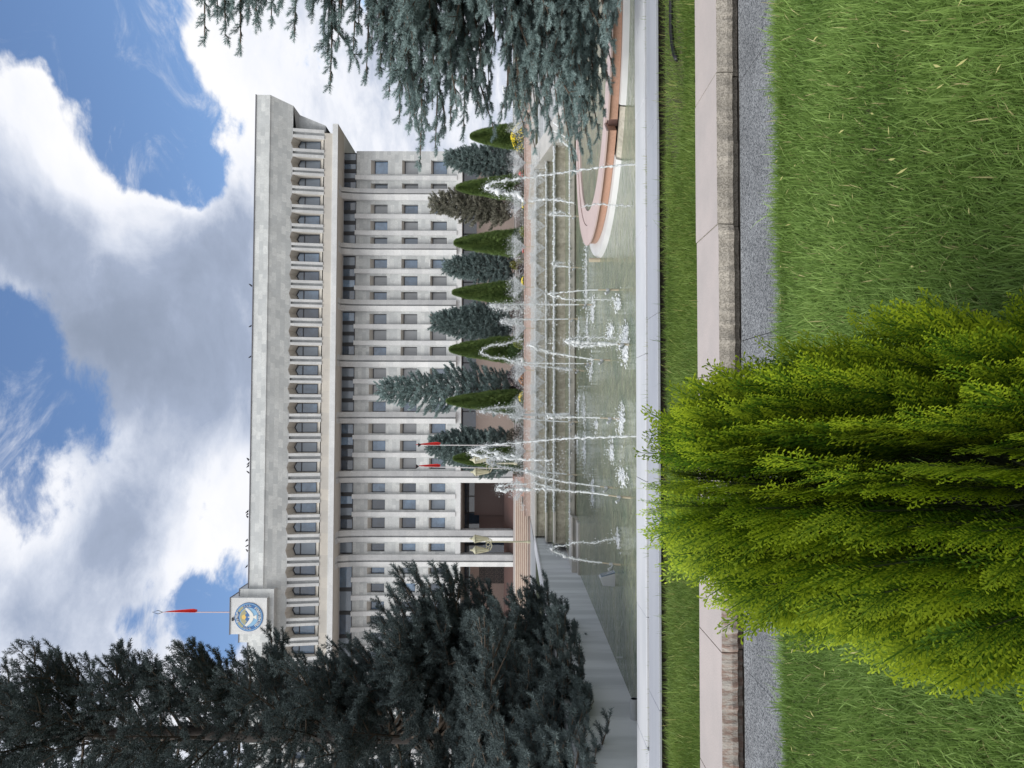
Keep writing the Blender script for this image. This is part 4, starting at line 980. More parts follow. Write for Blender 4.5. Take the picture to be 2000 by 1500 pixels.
jet((1130, 297), (1123, 294), [[(1124, 294, 2.4, .2), (1110, 286, 3, .6), (1098, 276, 4, .9), (1088, 267, 5, 1.2)]], 'sideways spurting jet at the right end of the cascade', plumes=[(1082, 1105, 270, 8, 120)])
jet((1112, 272), (1107, 269), [[(1107, 269, 2.4, .2), (1092, 261, 2.8, .3), (1076, 253, 3, .5)]], 'straight sideways jet half hidden by the right-hand spruce, lower of two', Y=21.0)
jet((1104, 257), (1099, 254), [[(1099, 254, 2.4, .2), (1090, 246, 2.8, .3), (1079, 239, 3, .5)]], 'straight sideways jet half hidden by the right-hand spruce, upper of two', Y=21.0)
jet((1025, 225), (1014, 222), [[(1014, 222, 2.4, .5), (1003, 212, 3.4, .9), (994, 200, 3.6, 1), (988, 190, 3.6, 1), (984, 180, 3, 1), (982, 168, 3, 1)]], 'zigzag jet seen through a gap of the right-hand spruce', Y=27)
for (x, y, wy, wx_, n) in ((1208, 594, 32, 6, 150), (1193, 646, 30, 8, 130), (1215, 823, 60, 7, 240), (1216, 930, 34, 12, 200), (1196, 885, 40, 6, 150), (1208, 1052, 34, 6, 130), (1145, 562, 90, 4, 200), (1147, 640, 60, 4, 100), (1158, 605, 60, 6, 200), (1155, 720, 50, 5, 160), (1141, 800, 60, 4, 170), (1142, 880, 80, 4, 220), (1158, 960, 60, 5, 170), (1130, 640, 40, 3, 100), (1130, 790, 60, 3, 120), (1165, 830, 30, 4, 70), (1145, 500, 80, 4, 120), (1128, 870, 60, 3, 100), (1145, 430, 60, 3, 60)):
    splash(x, y, wy, wx_, n)
# sparkling drift of drops on the water
V, F = merge(FOAM); tag(fast('foam', V, F, M['foam'], smooth=False), kind='stuff')
# foam on the lips of the cascade, one band per lip, a part of the cascade
for k, (x0, x1, dens, hgt) in enumerate(((XLW + .6, XR2, 900, .010), (XLW + 1.2, XR2, 7000, .028), (XLW + 1.0, XR2, 4200, .022), (XLW + 1.5, XR2, 1500, .014))):
    n = dens; xx = rng.uniform(x0, x1, n); pos = np.stack([xx, ty[k] - .012 + rng.normal(size=n) * .02 - .0, tz[k][1] + .004 + rng.normal(size=n) * hgt * .5 - (.015 if k else 0)], 1)
    pos[:, 1] += rng.uniform(0, .25, n) * (rng.random(n) < .5)
    V, F = drops(pos, np.exp(rng.normal(size=n) * .4) * .018, True)
    o = fast('foam_lip', V, F, M['foam'], cas); tag(o, kind='stuff')
# fine sprinklers in three rows
def sprinkler(y, xb, xt, Y, up, spread, i, row, n=1500):
    c, tp = P(xb, y, Y), P(xt, y, Y); s = Y / FPX
    t = thing('sprinkler', c, 'sprinkler with fine spray, %s from the right on %s' % (words[i], row), 'sprinkler', 'fine spray sprinklers on the cascade')
    m = MB(); m.tube([c, tp], .017, 6); m.build('pipe', M['beige'], t)
    # cone of drops that spreads, then drifts down
    u = rng.random(n) ** .6; a = rng.uniform(0, 2 * PI, n); rr = np.sqrt(rng.uniform(.35, 1, n)); H = up * s; R = spread * s
    pos = np.stack([tp.x + np.cos(a) * rr * R * u, tp.y + np.sin(a) * rr * R * u * .8, tp.z + H * u + rng.normal(size=n) * .01], 1)
    k = int(n * .9); a = rng.uniform(0, 2 * PI, k); g_ = np.abs(rng.normal(size=k)); pos2 = np.stack([tp.x + np.cos(a) * R * (.5 + .9 * g_), tp.y + np.sin(a) * R * (.5 + .9 * g_), tp.z + H * (1.25 - .8 * g_ + .25 * rng.normal(size=k))], 1)
    pos = np.vstack([pos, pos2[pos2[:, 2] > c.z]])
    V, F = drops(pos, np.exp(rng.normal(size=len(pos)) * .4) * .0062, True); fast('spray', V, F, M['mist'], t)
for i, y in enumerate((161, 240, 318, 397, 482, 561, 641, 723, 803, 881, 955)): sprinkler(y, 1044, 1027, 24.8, 24 if y < 600 else 20, 24, i, 'the top ledge', 2600)
for i, y in enumerate((332, 419, 504, 590, 676, 761, 847)): sprinkler(y, 1065, 1053, 24.2, 18, 12, i, 'the second highest ledge', 900)
for i, y in enumerate((309, 352, 397, 441, 484, 527, 571, 615, 659, 702, 746, 789, 833, 877, 915)): sprinkler(y, 1077, 1065, 23.5, 22, 18, i, 'the foaming middle ledge', 1100)

# ---- twin lamps
M['lampmetal'] = mat('cream_lamp_metal', (.50, .48, .33), .5, (.42, .40, .28), 12); M['lampglass'] = mat('cream_lamp_glass', (.66, .63, .45), .35, (.58, .55, .38), 6)
def lamp(y, Y, label, xb=1036):
    c = P(xb, y, Y); s = Y / FPX; t = thing('street_lamp', c, label, 'lamp', 'cream twin lamps by the stairs')
    H = (xb - 956) * s
    m = MB(); m.lathe(c, [(.07, 0), (.07, .1), (.045, .14), (.035, .3), (.028, H), (.045, H + .02), (.03, H + .12), (.0, H + .2)], 12); m.build('pole', M['lampmetal'], t)
    for k, (dx, dy) in enumerate(((.17, -.32), (-.37, .12))):
        q = Vector((c.x + dx, c.y + dy, c.z + H))
        m = MB(); e = Vector((c.x, c.y, c.z + H - .06))
        m.tube([e, e.lerp(q, .5) + Vector((0, 0, -.09)), q + Vector((0, 0, -.04)), q], .02, 6)
        for (f_, r) in ((.35, .085), (.72, .06)):
            o_ = e.lerp(q, f_) + Vector((0, 0, .08)); d_ = (q - e).normalized()
            m.tube([o_ + d_ * (r * math.cos(w_)) + Vector((0, 0, r * math.sin(w_))) for w_ in [k2 * PI / 5 for k2 in range(10)]], .014, 5)
        m.build('arm', M['lampmetal'], t)
        h = 32 * s
        m = MB(); m.lathe(q, [(.03, 0), (.055, .03), (.06, .08), (.085, h * .35), (.15, h * .78), (.16, h * .80)], 16); l = m.build('lantern', M['lampglass'], t, smooth=True)
        m = MB(); m.lathe(q, [(.175, h * .80), (.18, h * .84), (.12, h * .93), (.07, h * .98), (.045, h * 1.03), (.05, h * 1.06), (.01, h * 1.18)], 16); m.build('cap', M['lampmetal'], l, smooth=True)
        m = MB()
        for w_ in range(6):
            an = w_ * PI / 3; m.tube([q + Vector((.062 * math.cos(an), .062 * math.sin(an), .08)), q + Vector((.163 * math.cos(an), .163 * math.sin(an), h * .8))], .009, 4)
        m.build('cage', M['lampmetal'], l)
lamp(1058, 31.0, 'cream twin-lantern street lamp standing clear before the entrance pillars')
lamp(905, 31.0, 'cream twin-lantern street lamp half hidden behind the fountain jets', 1010)

# ================================================================== plants
def leafmat(name, c0, c1, rough=.6, trans=.25, c2=None, spec=.3, mid=False):
    m = bpy.data.materials.new(name); m.use_nodes = True; n = NT(m.node_tree); b = m.node_tree.nodes['Principled BSDF']
    at = n.add('ShaderNodeAttribute', attribute_name='tint'); r = n.add('ShaderNodeValToRGB'); n.l.new(at.outputs['Fac'], r.inputs[0])
    r.color_ramp.elements[0].color = (*c0, 1); r.color_ramp.elements[1].color = (*c1, 1)
    if c2 and mid: e = r.color_ramp.elements.new(.5); e.color = (*c2, 1)
    elif c2: r.color_ramp.elements[1].position = .9; e = r.color_ramp.elements.new(1); e.color = (*c2, 1)
    n.l.new(r.outputs[0], b.inputs['Base Color']); b.inputs['Roughness'].default_value = rough; b.inputs['Specular IOR Level'].default_value = spec
    t = n.add('ShaderNodeBsdfTranslucent'); n.l.new(r.outputs[0], t.inputs[0]); mx = n.add('ShaderNodeMixShader'); mx.inputs[0].default_value = trans
    n.l.new(b.outputs[0], mx.inputs[1]); n.l.new(t.outputs[0], mx.inputs[2]); n.l.new(mx.outputs[0], m.node_tree.nodes['Material Output'].inputs[0]); return m
M['bark'] = mat('spruce_bark', (.035, .03, .028), .95, (.065, .055, .05), 6, bump=1, bscale=14, map_=(1, 1, .3))
M['twig'] = mat('twig_bark', (.10, .075, .055), .9)
M['blue_spruce'] = leafmat('blue_spruce_needles', (.12, .18, .175), (.30, .39, .38), .6, .15)
M['shaded_spruce'] = leafmat('shade_dark_needles', (.035, .050, .050), (.12, .155, .155), .65, .10)  # needle colour lowered to carry the backlit shade of these trees
M['mid_spruce'] = leafmat('mid_spruce_needles', (.10, .145, .14), (.23, .30, .29), .65, .12)
M['olive_spruce'] = leafmat('weathered_spruce_needles', (.12, .13, .095), (.26, .25, .20), .7, .12)
M['cone_thuja'] = leafmat('cone_thuja_scales', (.055, .105, .03), (.19, .27, .08), .7, .15)
M['gold_thuja'] = leafmat('golden_thuja_scales', (.010, .042, .004), (.34, .44, .022), .5, .12, c2=(.066, .145, .009), mid=True)  # near-black low end paints the shade between plumes; gold tips are natural
M['grass'] = leafmat('grass_blades', (.085, .165, .028), (.35, .50, .14), .6, .4, (.50, .46, .22), spec=.3)
M['grass2'] = leafmat('strip_grass_blades', (.065, .13, .02), (.28, .38, .09), .55, .4, (.36, .36, .12))
def sprig_tpl(n, ln=.34, wd=.05, ang=50, r_=None, stem=True):
    r_ = r_ or rng; V, F = [], []
    for i in range(n):
        t = (i + .5) / n; a = i * 2.4 + r_.uniform(-.4, .4); an = math.radians(ang * (1 - .45 * t) * r_.uniform(.8, 1.2)); l = ln * r_.uniform(.8, 1.15) * (1 - .25 * t)
        b_ = np.array([t * .85, 0, 0]); d = np.array([math.cos(an), math.sin(an) * math.cos(a), math.sin(an) * math.sin(a)])
        sd_ = np.cross(d, [math.sin(i * 1.7), math.cos(i * 2.3), .3]); sd_ /= np.linalg.norm(sd_); k = len(V)
        V += [b_ - sd_ * wd, b_ + sd_ * wd, b_ + d * l]; F.append((k, k + 1, k + 2))
    if stem: k = len(V); V += [(0, -.02, 0), (0, .02, 0), (.9, 0, 0)]; F.append((k, k + 1, k + 2))
    return np.array(V), np.array(F)
def bez(a, c, b, t): return a * (1 - t) ** 2 + c * 2 * t * (1 - t) + b * t * t
class Crown:
    def __init__(s): s.p, s.d, s.s, s.t, s.wood = [], [], [], [], MB()
    def sprig(s, p, d, sc, t): s.p.append(p); s.d.append(d); s.s.append(sc); s.t.append(t)
    def branch(s, root, tip, sag=.25, up=.25, sec=.55, step=.10, sc=.11, r=.03, t0=.25, r_=random, hang=.25, fat=1, fork=0):
        root, tip = Vector(root), Vector(tip); L = (tip - root).length
        if fork:
            c0 = root.lerp(tip, .55) + Vector((0, 0, -sag * L)); dm = (tip - root).normalized(); sv = dm.cross(Vector((0, 0, 1))).normalized()
            for q in range(fork):
                t = .35 + .5 * (q + r_.random()) / fork; o = bez(root, c0, tip, t); sg = 1 if q % 2 else -1
                dd = (dm * r_.uniform(.5, 1) + sv * sg * r_.uniform(.4, .9) + Vector((0, 0, r_.uniform(-.35, .45)))).normalized()
                s.branch(o, o + dd * min(L * (1 - t) * r_.uniform(.45, .8) + .12, 1.0), sag=.1, up=up, sec=sec * .75, step=step, sc=sc, r=r * .5, t0=.1, r_=r_, hang=hang)
        ctrl = root.lerp(tip, .55) + Vector((0, 0, -sag * L)); end_t = (tip - ctrl).normalized()
        pts = [bez(root, ctrl, tip, k / 8) for k in range(9)]
        s.wood.tube(pts, [r * (1 - .85 * k / 8) for k in range(9)], 5, cap=False)
        n = int(L * (1 - t0) / step); tb = r_.random() * .35
        for k in range(n):
            t = t0 + (1 - t0) * (k + r_.random()) / n; c = bez(root, ctrl, tip, t); tg = ((1 - t) * (ctrl - root) + t * (tip - ctrl)).normalized()
            side = tg.cross(Vector((0, 0, 1)))
            if side.length < .1: side = Vector((1, 0, 0))
            side.normalize(); sg = 1 if k % 2 else -1
            ln = sec * (.25 + .75 * min(1, (1 - t) * 2.2)) * r_.uniform(.6, 1.15)
            ph = r_.uniform(-.5, .5)
            d = (tg * .75 + (side * math.cos(ph) + Vector((0, 0, 1)) * math.sin(ph)) * sg * .75 + Vector((0, 0, -hang * r_.random()))).normalized()
            m_ = max(2, int(ln / (sc * .27)))
            e = c + d * ln + Vector((0, 0, up * ln * .4)); ct = c + d * ln * .5 + Vector((0, 0, -.12 * ln))
            s.wood.tube([c, ct, e], [.006 + .004 * fat, .005, .002], 3, cap=False)
            for j in range(m_ + 1):
                u = (j + .6) / (m_ + 1); q = bez(c, ct, e, u); dd = ((1 - u) * (ct - c) + u * (e - ct)).normalized()
                lt = dd.cross(Vector((0, 0, 1))); lt = lt.normalized() if lt.length > .05 else side
                a = r_.uniform(-1, 1); w_ = .95 * (1 - .5 * u) * (1 if j % 2 else -1)
                dv = dd + lt * w_ + Vector((0, 0, up * r_.uniform(.2, 1.3) + a * .25))
                s.sprig(q, dv, sc * r_.uniform(.75, 1.2), tb + r_.random() * .65)
            s.sprig(e, (e - ct), sc * 1.1, tb + .3 + .35 * r_.random())
        for k in range(int(n * .5)):
            t = .5 + .5 * r_.random(); c = bez(root, ctrl, tip, t)
            s.sprig(c, end_t + Vector((r_.uniform(-.8, .8), r_.uniform(-.8, .8), r_.uniform(-.2, .9))), sc, tb + r_.random() * .65)
        s.sprig(tip - end_t * sc * .3, end_t, sc * 1.4, .8)
    def build(s, name, tpl, mt, parent, twig=True):
        p, d, sc, t = np.array(s.p), np.array(s.d), np.array(s.s), np.clip(np.array(s.t), 0, 1)
        up = rng.normal(size=p.shape); V, F, T = scatter(tpl[0], tpl[1], p, d, up, sc, t)
        o = fast(name, V, F, mt, parent, tint=T)
        if twig: s.wood.build('limbs', M['twig'], parent)
        return o
def trunk(m, base, top, r, n=10, bend=.1, seg=14):
    r2 = random.Random(int(base[0] * 100)); pts = []
    for k in range(seg + 1):
        t = k / seg; pts.append((base[0] + (top[0] - base[0]) * t + bend * math.sin(t * 5 + r2.random()) * .4, base[1] + (top[1] - base[1]) * t, base[2] + (top[2] - base[2]) * t))
    m.tube(pts, [r * (1.25 if k == 0 else 1) * (1 - .88 * k / seg) for k in range(seg + 1)], n)
# ---- big blue spruce whose branches hang in from the right
r_ = random.Random(11)
tb_ = (7.7, 6.55, -.02); t = thing('blue_spruce', tb_, 'big blue spruce whose hanging branches fill the right side of the picture as one stands', 'tree')
m = MB(); trunk(m, tb_, (7.6, 6.6, 13), .24); m.build('trunk', M['bark'], t, smooth=True)
C = Crown()
tips = [(400, 85, 8.0), (425, 40, 8.1), (470, 105, 8.2), (500, 60, 8.0), (455, 10, 7.8), (575, 76, 7.9), (545, 25, 7.8), (600, 8, 7.6), (632, 98, 8.3), (645, 178, 8.5), (690, 110, 8.3), (665, 40, 8), (715, 160, 8.6), (742, 150, 8.5), (740, 60, 8.2),
        (780, 238, 8.7), (800, 150, 8.6), (820, 330, 9.1), (850, 300, 9.1), (845, 210, 8.8), (880, 250, 9.0), (905, 275, 9.2), (900, 150, 8.7), (940, 230, 9.1), (960, 130, 8.8), (930, 60, 8.4), (985, 60, 8.6), (870, 60, 8.4),
        (830, 20, 8.1), (780, 40, 8.1), (965, 265, 9.3), (1025, 265, 9.3), (1035, 175, 9.0), (1045, 300, 9.3), (1045, 60, 8.6), (1060, 230, 9.2), (1090, 150, 9.1), (1120, 255, 9.3), (1118, 338, 9.4), (1150, 318, 9.35), (1165, 270, 9.3), (1175, 225, 9.2),
        (1135, 190, 9.1), (1160, 130, 8.9), (1110, 90, 8.8), (1185, 60, 8.5), (1195, 100, 8.6), (1192, 140, 8.8), (1186, 180, 9), (1198, 45, 8.5), (1165, 170, 9), (1170, 90, 8.7), (1140, 60, 8.6), (1150, 250, 9.2), (610, 40, 8), (640, 120, 8.4), (660, 90, 8.3), (700, 60, 8.2), (725, 110, 8.4), (760, 120, 8.5), (760, 190, 8.6), (790, 90, 8.3), (810, 240, 8.9), (420, 20, 7.9), (440, 80, 8.1), (485, 30, 8), (530, 50, 8), (1150, 20, 8.3), (1190, 10, 8.2), (1100, 10, 8.3), (1080, 280, 9.3), (1020, 120, 8.8), (1130, 300, 9.4)]
for (x, y, Y) in tips:
    tip = P(x + (4 if x > 1100 else 0), y - 10, Y); zt = tip.z
    droop = .9 if zt < 2.0 else (.5 if zt < 3 else .1)
    root = Vector((7.65, 6.6, max(.6, zt + droop * r_.uniform(.6, 1.1))))
    C.branch(root, tip, sag=-.06 if zt < 2.2 else .08, up=.25, sec=.34, step=.10, sc=.092, r=.04, t0=.45, r_=r_, hang=.35, fork=4 if x > 770 else 2)
    if 790 < x < 1165:
        for q in range(2):
            tip2 = P(x + r_.uniform(-24, 12), y - r_.uniform(45, 120), Y + r_.uniform(-.5, .9))
            C.branch(root + Vector((0, 0, r_.uniform(-.3, .5))), tip2, sag=r_.uniform(-.1, .1), up=.3, sec=.38, step=.12, sc=.095, r=.03, t0=.45, r_=r_, hang=.3, fork=3)
for k in range(46):       # the rest of the crown, outside the picture
    z = .9 + 11.5 * k / 46; a = k * 2.4; R = 4.3 * (1 - z / 13.5) ** .8
    if math.cos(a) < -.15 and math.sin(a) > -.5 and z < 6.5: a += PI
    C.branch((7.65, 6.6, z + .3), (7.65 + R * math.cos(a), 6.6 + R * math.sin(a), z - .2), sag=.02, up=.2, sec=.6, step=.24, sc=.16, r=.03, t0=.3, r_=r_)
C.build('crown', sprig_tpl(34, .42, .032, 78), M['blue_spruce'], t)
# ---- spruces at the left, backlit shade put into their needle colour
r_ = random.Random(5)
def dark_tree(base, H, lab, exp, rnd, Rf, sc, step, tpl, z0=1.0, mt='shaded_spruce', cat='tree', nm='spruce_tree', sec=.6, grp='dark spruces left of the pool'):
    t = thing(nm, base, lab, cat, grp); m = MB(); trunk(m, base, (base[0] + .15, base[1], H), .2); m.build('trunk', M['bark'], t, smooth=True); C = Crown()
    for (tip, rz) in exp: C.branch((base[0], base[1], rz), tip, sag=.12, up=.5, sec=sec * r_.uniform(.5, .9), step=step, sc=sc * .85, r=.035, t0=.25, r_=r_, hang=.1, fork=3)
    for k in range(rnd):
        z = z0 + (H - z0 - .3) * k / rnd; a = k * 2.4 + r_.random(); R = Rf(z) * r_.uniform(.65, 1.08)
        C.branch((base[0], base[1], z), (base[0] + R * math.cos(a), base[1] + R * math.sin(a), z + R * r_.uniform(-.05, .35)), sag=.12, up=.5, sec=sec * .8, step=step * 1.2, sc=sc, r=.03, t0=.15, r_=r_, fork=3)
    return C.build('crown', tpl, M[mt], t)
tp_d = sprig_tpl(24, .46, .045, 78)
sil = [(1152, 1380), (1140, 1300), (1120, 1200), (1128, 1240), (1098, 1150), (1066, 1106), (1030, 1112), (1000, 1125), (960, 1150), (925, 1108), (905, 1110), (872, 1085), (848, 1080), (812, 1092), (775, 1086), (765, 1130), (742, 1180), (720, 1215), (690, 1235), (645, 1226), (660, 1270),
       (605, 1300), (570, 1265), (540, 1262), (510, 1262), (480, 1256), (445, 1283), (405, 1262), (372, 1240), (348, 1234), (335, 1262), (295, 1284), (270, 1280), (235, 1262), (195, 1264), (180, 1290), (165, 1322), (118, 1262), (75, 1248), (32, 1240), (30, 1275), (5, 1325), (-30, 1290), (-60, 1340), (-100, 1320)]
B1 = (-6.35, 14.6, .78); ex = []
for k in range(70):
    x_ = r_.uniform(820, 1120); y_ = r_.uniform(1130 + max(0, x_ - 1040) * 1.2, 1560); Y_ = r_.uniform(12.4, 14.2) if x_ > 1060 else r_.uniform(12.4, 15.6)
    tip = P(x_, y_, Y_); ex.append((tip, max(.95, tip.z + r_.uniform(.1, .9))))
for i, (x, y) in enumerate(sil):
    for q in range(4 if x > 500 else 2 + i % 2):
        yy = y + (26 if q == 0 else r_.uniform(25, 230) if q < 3 else r_.uniform(60, 150)); xx = x + (0 if q == 0 else r_.uniform(-28, 28)); Y = 13.9 + r_.uniform(-.5, .6) if q == 0 else r_.uniform(12.6, 15.8)
        if q and 1085 < xx: xx = 1085 - r_.uniform(0, 60) if Y > 14.4 else min(xx, 1150)
        tip = P(xx, yy, Y); zt = tip.z; rz = zt + (.5 if zt < 1.6 else -.1 if zt < 3.5 else -1.0) * r_.uniform(.7, 1.2)
        ex.append((tip, max(.95, rz)))
dark_tree(B1, 17.0, 'tall dark spruce beside the left pool wall, its crown edge reaching towards the emblem', ex, 40, lambda z: 2.6 * (1 - z / 18.5) ** .6, .16, .125, tp_d, 1.6)
ex = []
for k in range(60):
    y_ = r_.uniform(1195, 1500); x_ = r_.uniform(930, 1150 - max(0, 1280 - y_) * .35); Y_ = min(11.2, 3.95 * 1444 / (y_ - 803)) - r_.uniform(0, .35)
    if x_ < 1060: Y_ += r_.uniform(0, 1.2)
    tip = P(x_, y_, Y_); ex.append((tip, max(1.1, tip.z + r_.uniform(.3, 1.1))))
dark_tree((-7.0, 11.7, .78), 11.0, 'dark spruce at the lower left whose low boughs hang over the white-edged pool wall', ex, 30, lambda z: 1.15, .13, .16, tp_d, 2.0)
dark_tree((-9.6, 17.2, .78), 17.5, 'tall dark spruce at the left picture edge as one stands, behind the nearest one', [], 130, lambda z: 3.5 * (1 - z / 19) ** .6, .20, .15, sprig_tpl(16, .46, .06, 78), 1.0)
dark_tree((-10.8, 24.5, .78), 17.5, 'dark spruce farther back between the two nearer dark spruces and the building', [], 70, lambda z: 3.2 * (1 - z / 19) ** .6, .28, .22, sprig_tpl(12, .46, .07, 78), 1.2)
# ---- row of spruces before the building
def round_spruce(xt, y0, y1, xb, Y, lab, mt, open_=0, yt=None, n=150, sc=.21, pw=.55):
    yc = (y0 + y1) / 2; c = P(xb, yc, Y); z0 = 1.38; tp = P(xt, yt or yc, Y); R = (y1 - y0) / 2 * Y / FPX; H = tp.z - z0
    base = (c.x, Y, z0); t = thing('blue_spruce', base, lab, 'tree', 'blue spruces in the flower bed before the building')
    m = MB(); trunk(m, base, (tp.x, Y, tp.z - .1), .11); m.build('trunk', M['bark'], t, smooth=True); C = Crown(); r3 = random.Random(int(xt * 7 + y0))
    for k in range(n):
        u = (k + .5) / n; u = u ** .9; a = k * 2.4; prof = (1 - u) ** pw * (.55 + .45 * min(1, u * 5 + .2))
        rr = R * prof * r3.uniform(.74, 1.08) * (1 + .16 * math.sin(3 * a + xt) * math.sin(u * 9 + y0)) * (1 - open_ * r3.random()) + .05; z = z0 + .12 + H * u * .94; ax = c.x + (tp.x - c.x) * u
        C.branch((ax, Y, z - .1), (ax + rr * math.cos(a), Y + rr * math.sin(a), z + rr * (.15 + .3 * open_)), sag=.08, up=.35, sec=.34 + .1 * open_, step=.12, sc=sc, r=.02, t0=.25, r_=r3)
    return C.build('crown', TPM, M[mt], t)
TPM = sprig_tpl(14, .48, .08, 78, stem=False)
round_spruce(868, 283, 352, 1000, 39, 'rounded blue spruce under the hanging branches at the right end of the row', 'mid_spruce', yt=310)
round_spruce(836, 358, 452, 1000, 38, 'brownish weathered spruce in the bed, with a narrow ragged top', 'olive_spruce', .35, yt=396, n=130)
round_spruce(865, 488, 556, 1003, 40, 'compact round blue spruce between the third and fourth cone thujas', 'mid_spruce')
round_spruce(841, 586, 671, 1000, 38, 'broad round blue spruce, densest of the row', 'mid_spruce', 0, n=190)
round_spruce(730, 690, 828, 998, 36, 'tallest raggedest spruce of the row, in front of the middle pillars', 'blue_spruce', .55, yt=762, n=150, sc=.19, pw=.5)
round_spruce(833, 822, 945, 990, 40, 'blue spruce nearest the entrance, with the flags hanging before it', 'mid_spruce', .2, yt=870, n=170)
# ---- cone-shaped thujas
def cone_mesh():
    n = 15000; u = rng.random(n) ** 1.25; a = rng.uniform(0, 2 * PI, n); prof = np.minimum(1, (1 - u) ** .62 * 1.02) * (1 - .25 * np.exp(-u * 14))
    rad = prof * (.95 + .10 * np.sin(a * 9 + u * 26) * .5 + rng.normal(size=n) * .06 + .10 * np.sin(a * 4 + u * 31 + np.sin(a * 3) * 2) * np.sin(u * 47 + a * 7))
    pos = np.stack([rad * np.cos(a) * .5, rad * np.sin(a) * .5, .02 + u * .98 * 3], 1)
    d = np.stack([np.cos(a) * .55, np.sin(a) * .55, np.full(n, 1.0)], 1) + rng.normal(size=(n, 3)) * .28; up = np.stack([-np.sin(a), np.cos(a), np.zeros(n)], 1) + rng.normal(size=(n, 3)) * .5
    tv, tf = [], []
    for k in range(5):
        an = (k - 2) * .45; b_ = len(tv); d_ = np.array([math.cos(an), math.sin(an), 0]); s_ = np.array([-d_[1], d_[0], 0])
        tv += [s_ * -.09, s_ * .09, d_ * (1 - .12 * abs(k - 2))]; tf.append((b_, b_ + 1, b_ + 2))
    return scatter(np.array(tv), np.array(tf), pos, d, up, rng.uniform(.10, .19, n), np.clip(rng.random(n) * .7 + .3 * (np.sin(a * 5 + u * 9) * .5 + .5), 0, 1))
V, F, T = cone_mesh()
cone0 = None
for i, (xt, yc, hw, xb) in enumerate([(985, 180, 14, 1012), (920, 266, 23, 1002), (893, 366, 22, 1002), (889, 474, 24, 1003), (886, 571, 21, 1002), (880, 682, 24, 1004), (875, 783, 21, 1002), (888, 895, 20, 1000)]):
    Y = 34.0; tp = P(xt, yc, Y); R = hw * Y / FPX; z0 = 1.19; H = tp.z - z0
    if i == 0: H *= .9
    lab = 'green cone-shaped thuja in the flower bed, %s from the right' % words[i]
    if cone0 is None:
        t = thing('cone_thuja', (tp.x, Y, z0), lab, 'thuja', 'cone-shaped thujas in the flower bed')
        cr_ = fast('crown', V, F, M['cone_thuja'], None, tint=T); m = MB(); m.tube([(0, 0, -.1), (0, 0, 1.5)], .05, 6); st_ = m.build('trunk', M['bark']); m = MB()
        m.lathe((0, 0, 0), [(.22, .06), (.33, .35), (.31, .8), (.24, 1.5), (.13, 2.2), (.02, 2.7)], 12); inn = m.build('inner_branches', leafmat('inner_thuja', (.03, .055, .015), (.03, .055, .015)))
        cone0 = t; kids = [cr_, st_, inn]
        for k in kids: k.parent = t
    else:
        t = cone0.copy(); COL.objects.link(t); t.location = (tp.x, Y, z0); t['label'] = lab
        for k in kids: c = k.copy(); COL.objects.link(c); c.parent = t
    t.scale = (R / .5, R / .5, H / 3.0); t.rotation_euler = (0, 0, i * 1.3)
# ---- small bushes and flowers of the bed
def bush(x, y, wpx, hpx, Y, c0, c1, lab, flower=None, z0=1.08, nm='bush'):
    c = P(x, y, Y); s = Y / FPX; R, H = wpx * s / 2, hpx * s; t = thing(nm, (c.x, Y, z0), lab, 'flowers' if flower else 'bush', 'small plants of the flower bed'); n = int(700 * max(.4, R * 2.2))
    a = rng.uniform(0, 2 * PI, n); h = rng.random(n) ** .8; rr = R * np.sqrt(rng.random(n)) * np.sqrt(np.maximum(.05, 1 - h ** 2)); zb = c.z - z0
    pos = np.stack([c.x + rr * np.cos(a), Y + rr * np.sin(a), z0 + np.maximum(.02, (zb + H / 2)) * h], 1)
    d = np.stack([np.cos(a), np.sin(a), np.full(n, .8)], 1) + rng.normal(size=(n, 3)) * .5
    tv = np.array([(0, -.15, 0), (.5, -.3, .05), (1, 0, 0), (.5, .3, .05)]); V, F, T = scatter(tv, np.array([(0, 1, 2, 3)]), pos, d, rng.normal(size=(n, 3)), rng.uniform(.05, .10, n), rng.random(n))
    fast('foliage', V, F, leafmat(lab[:20].replace(' ', '_') + '_leaf', c0, c1), t, tint=T)
    m = MB(); m.tube([(c.x, Y, z0 - .1), (c.x, Y, z0 + H * .4)], .02, 5); m.build('stem', M['twig'], t)
    if flower:
        k = n // 5; p2 = pos[:k] + np.array([0, -R * .2, .05]); V, F = drops(p2, np.full(k, .035)); fast('blossoms', V, F, flower, t)
YE_, RD_, OR_ = mat('yellow_petals', (.75, .60, .03), .6), mat('red_petals', (.6, .08, .05), .6), mat('orange_petals', (.55, .22, .05), .6)
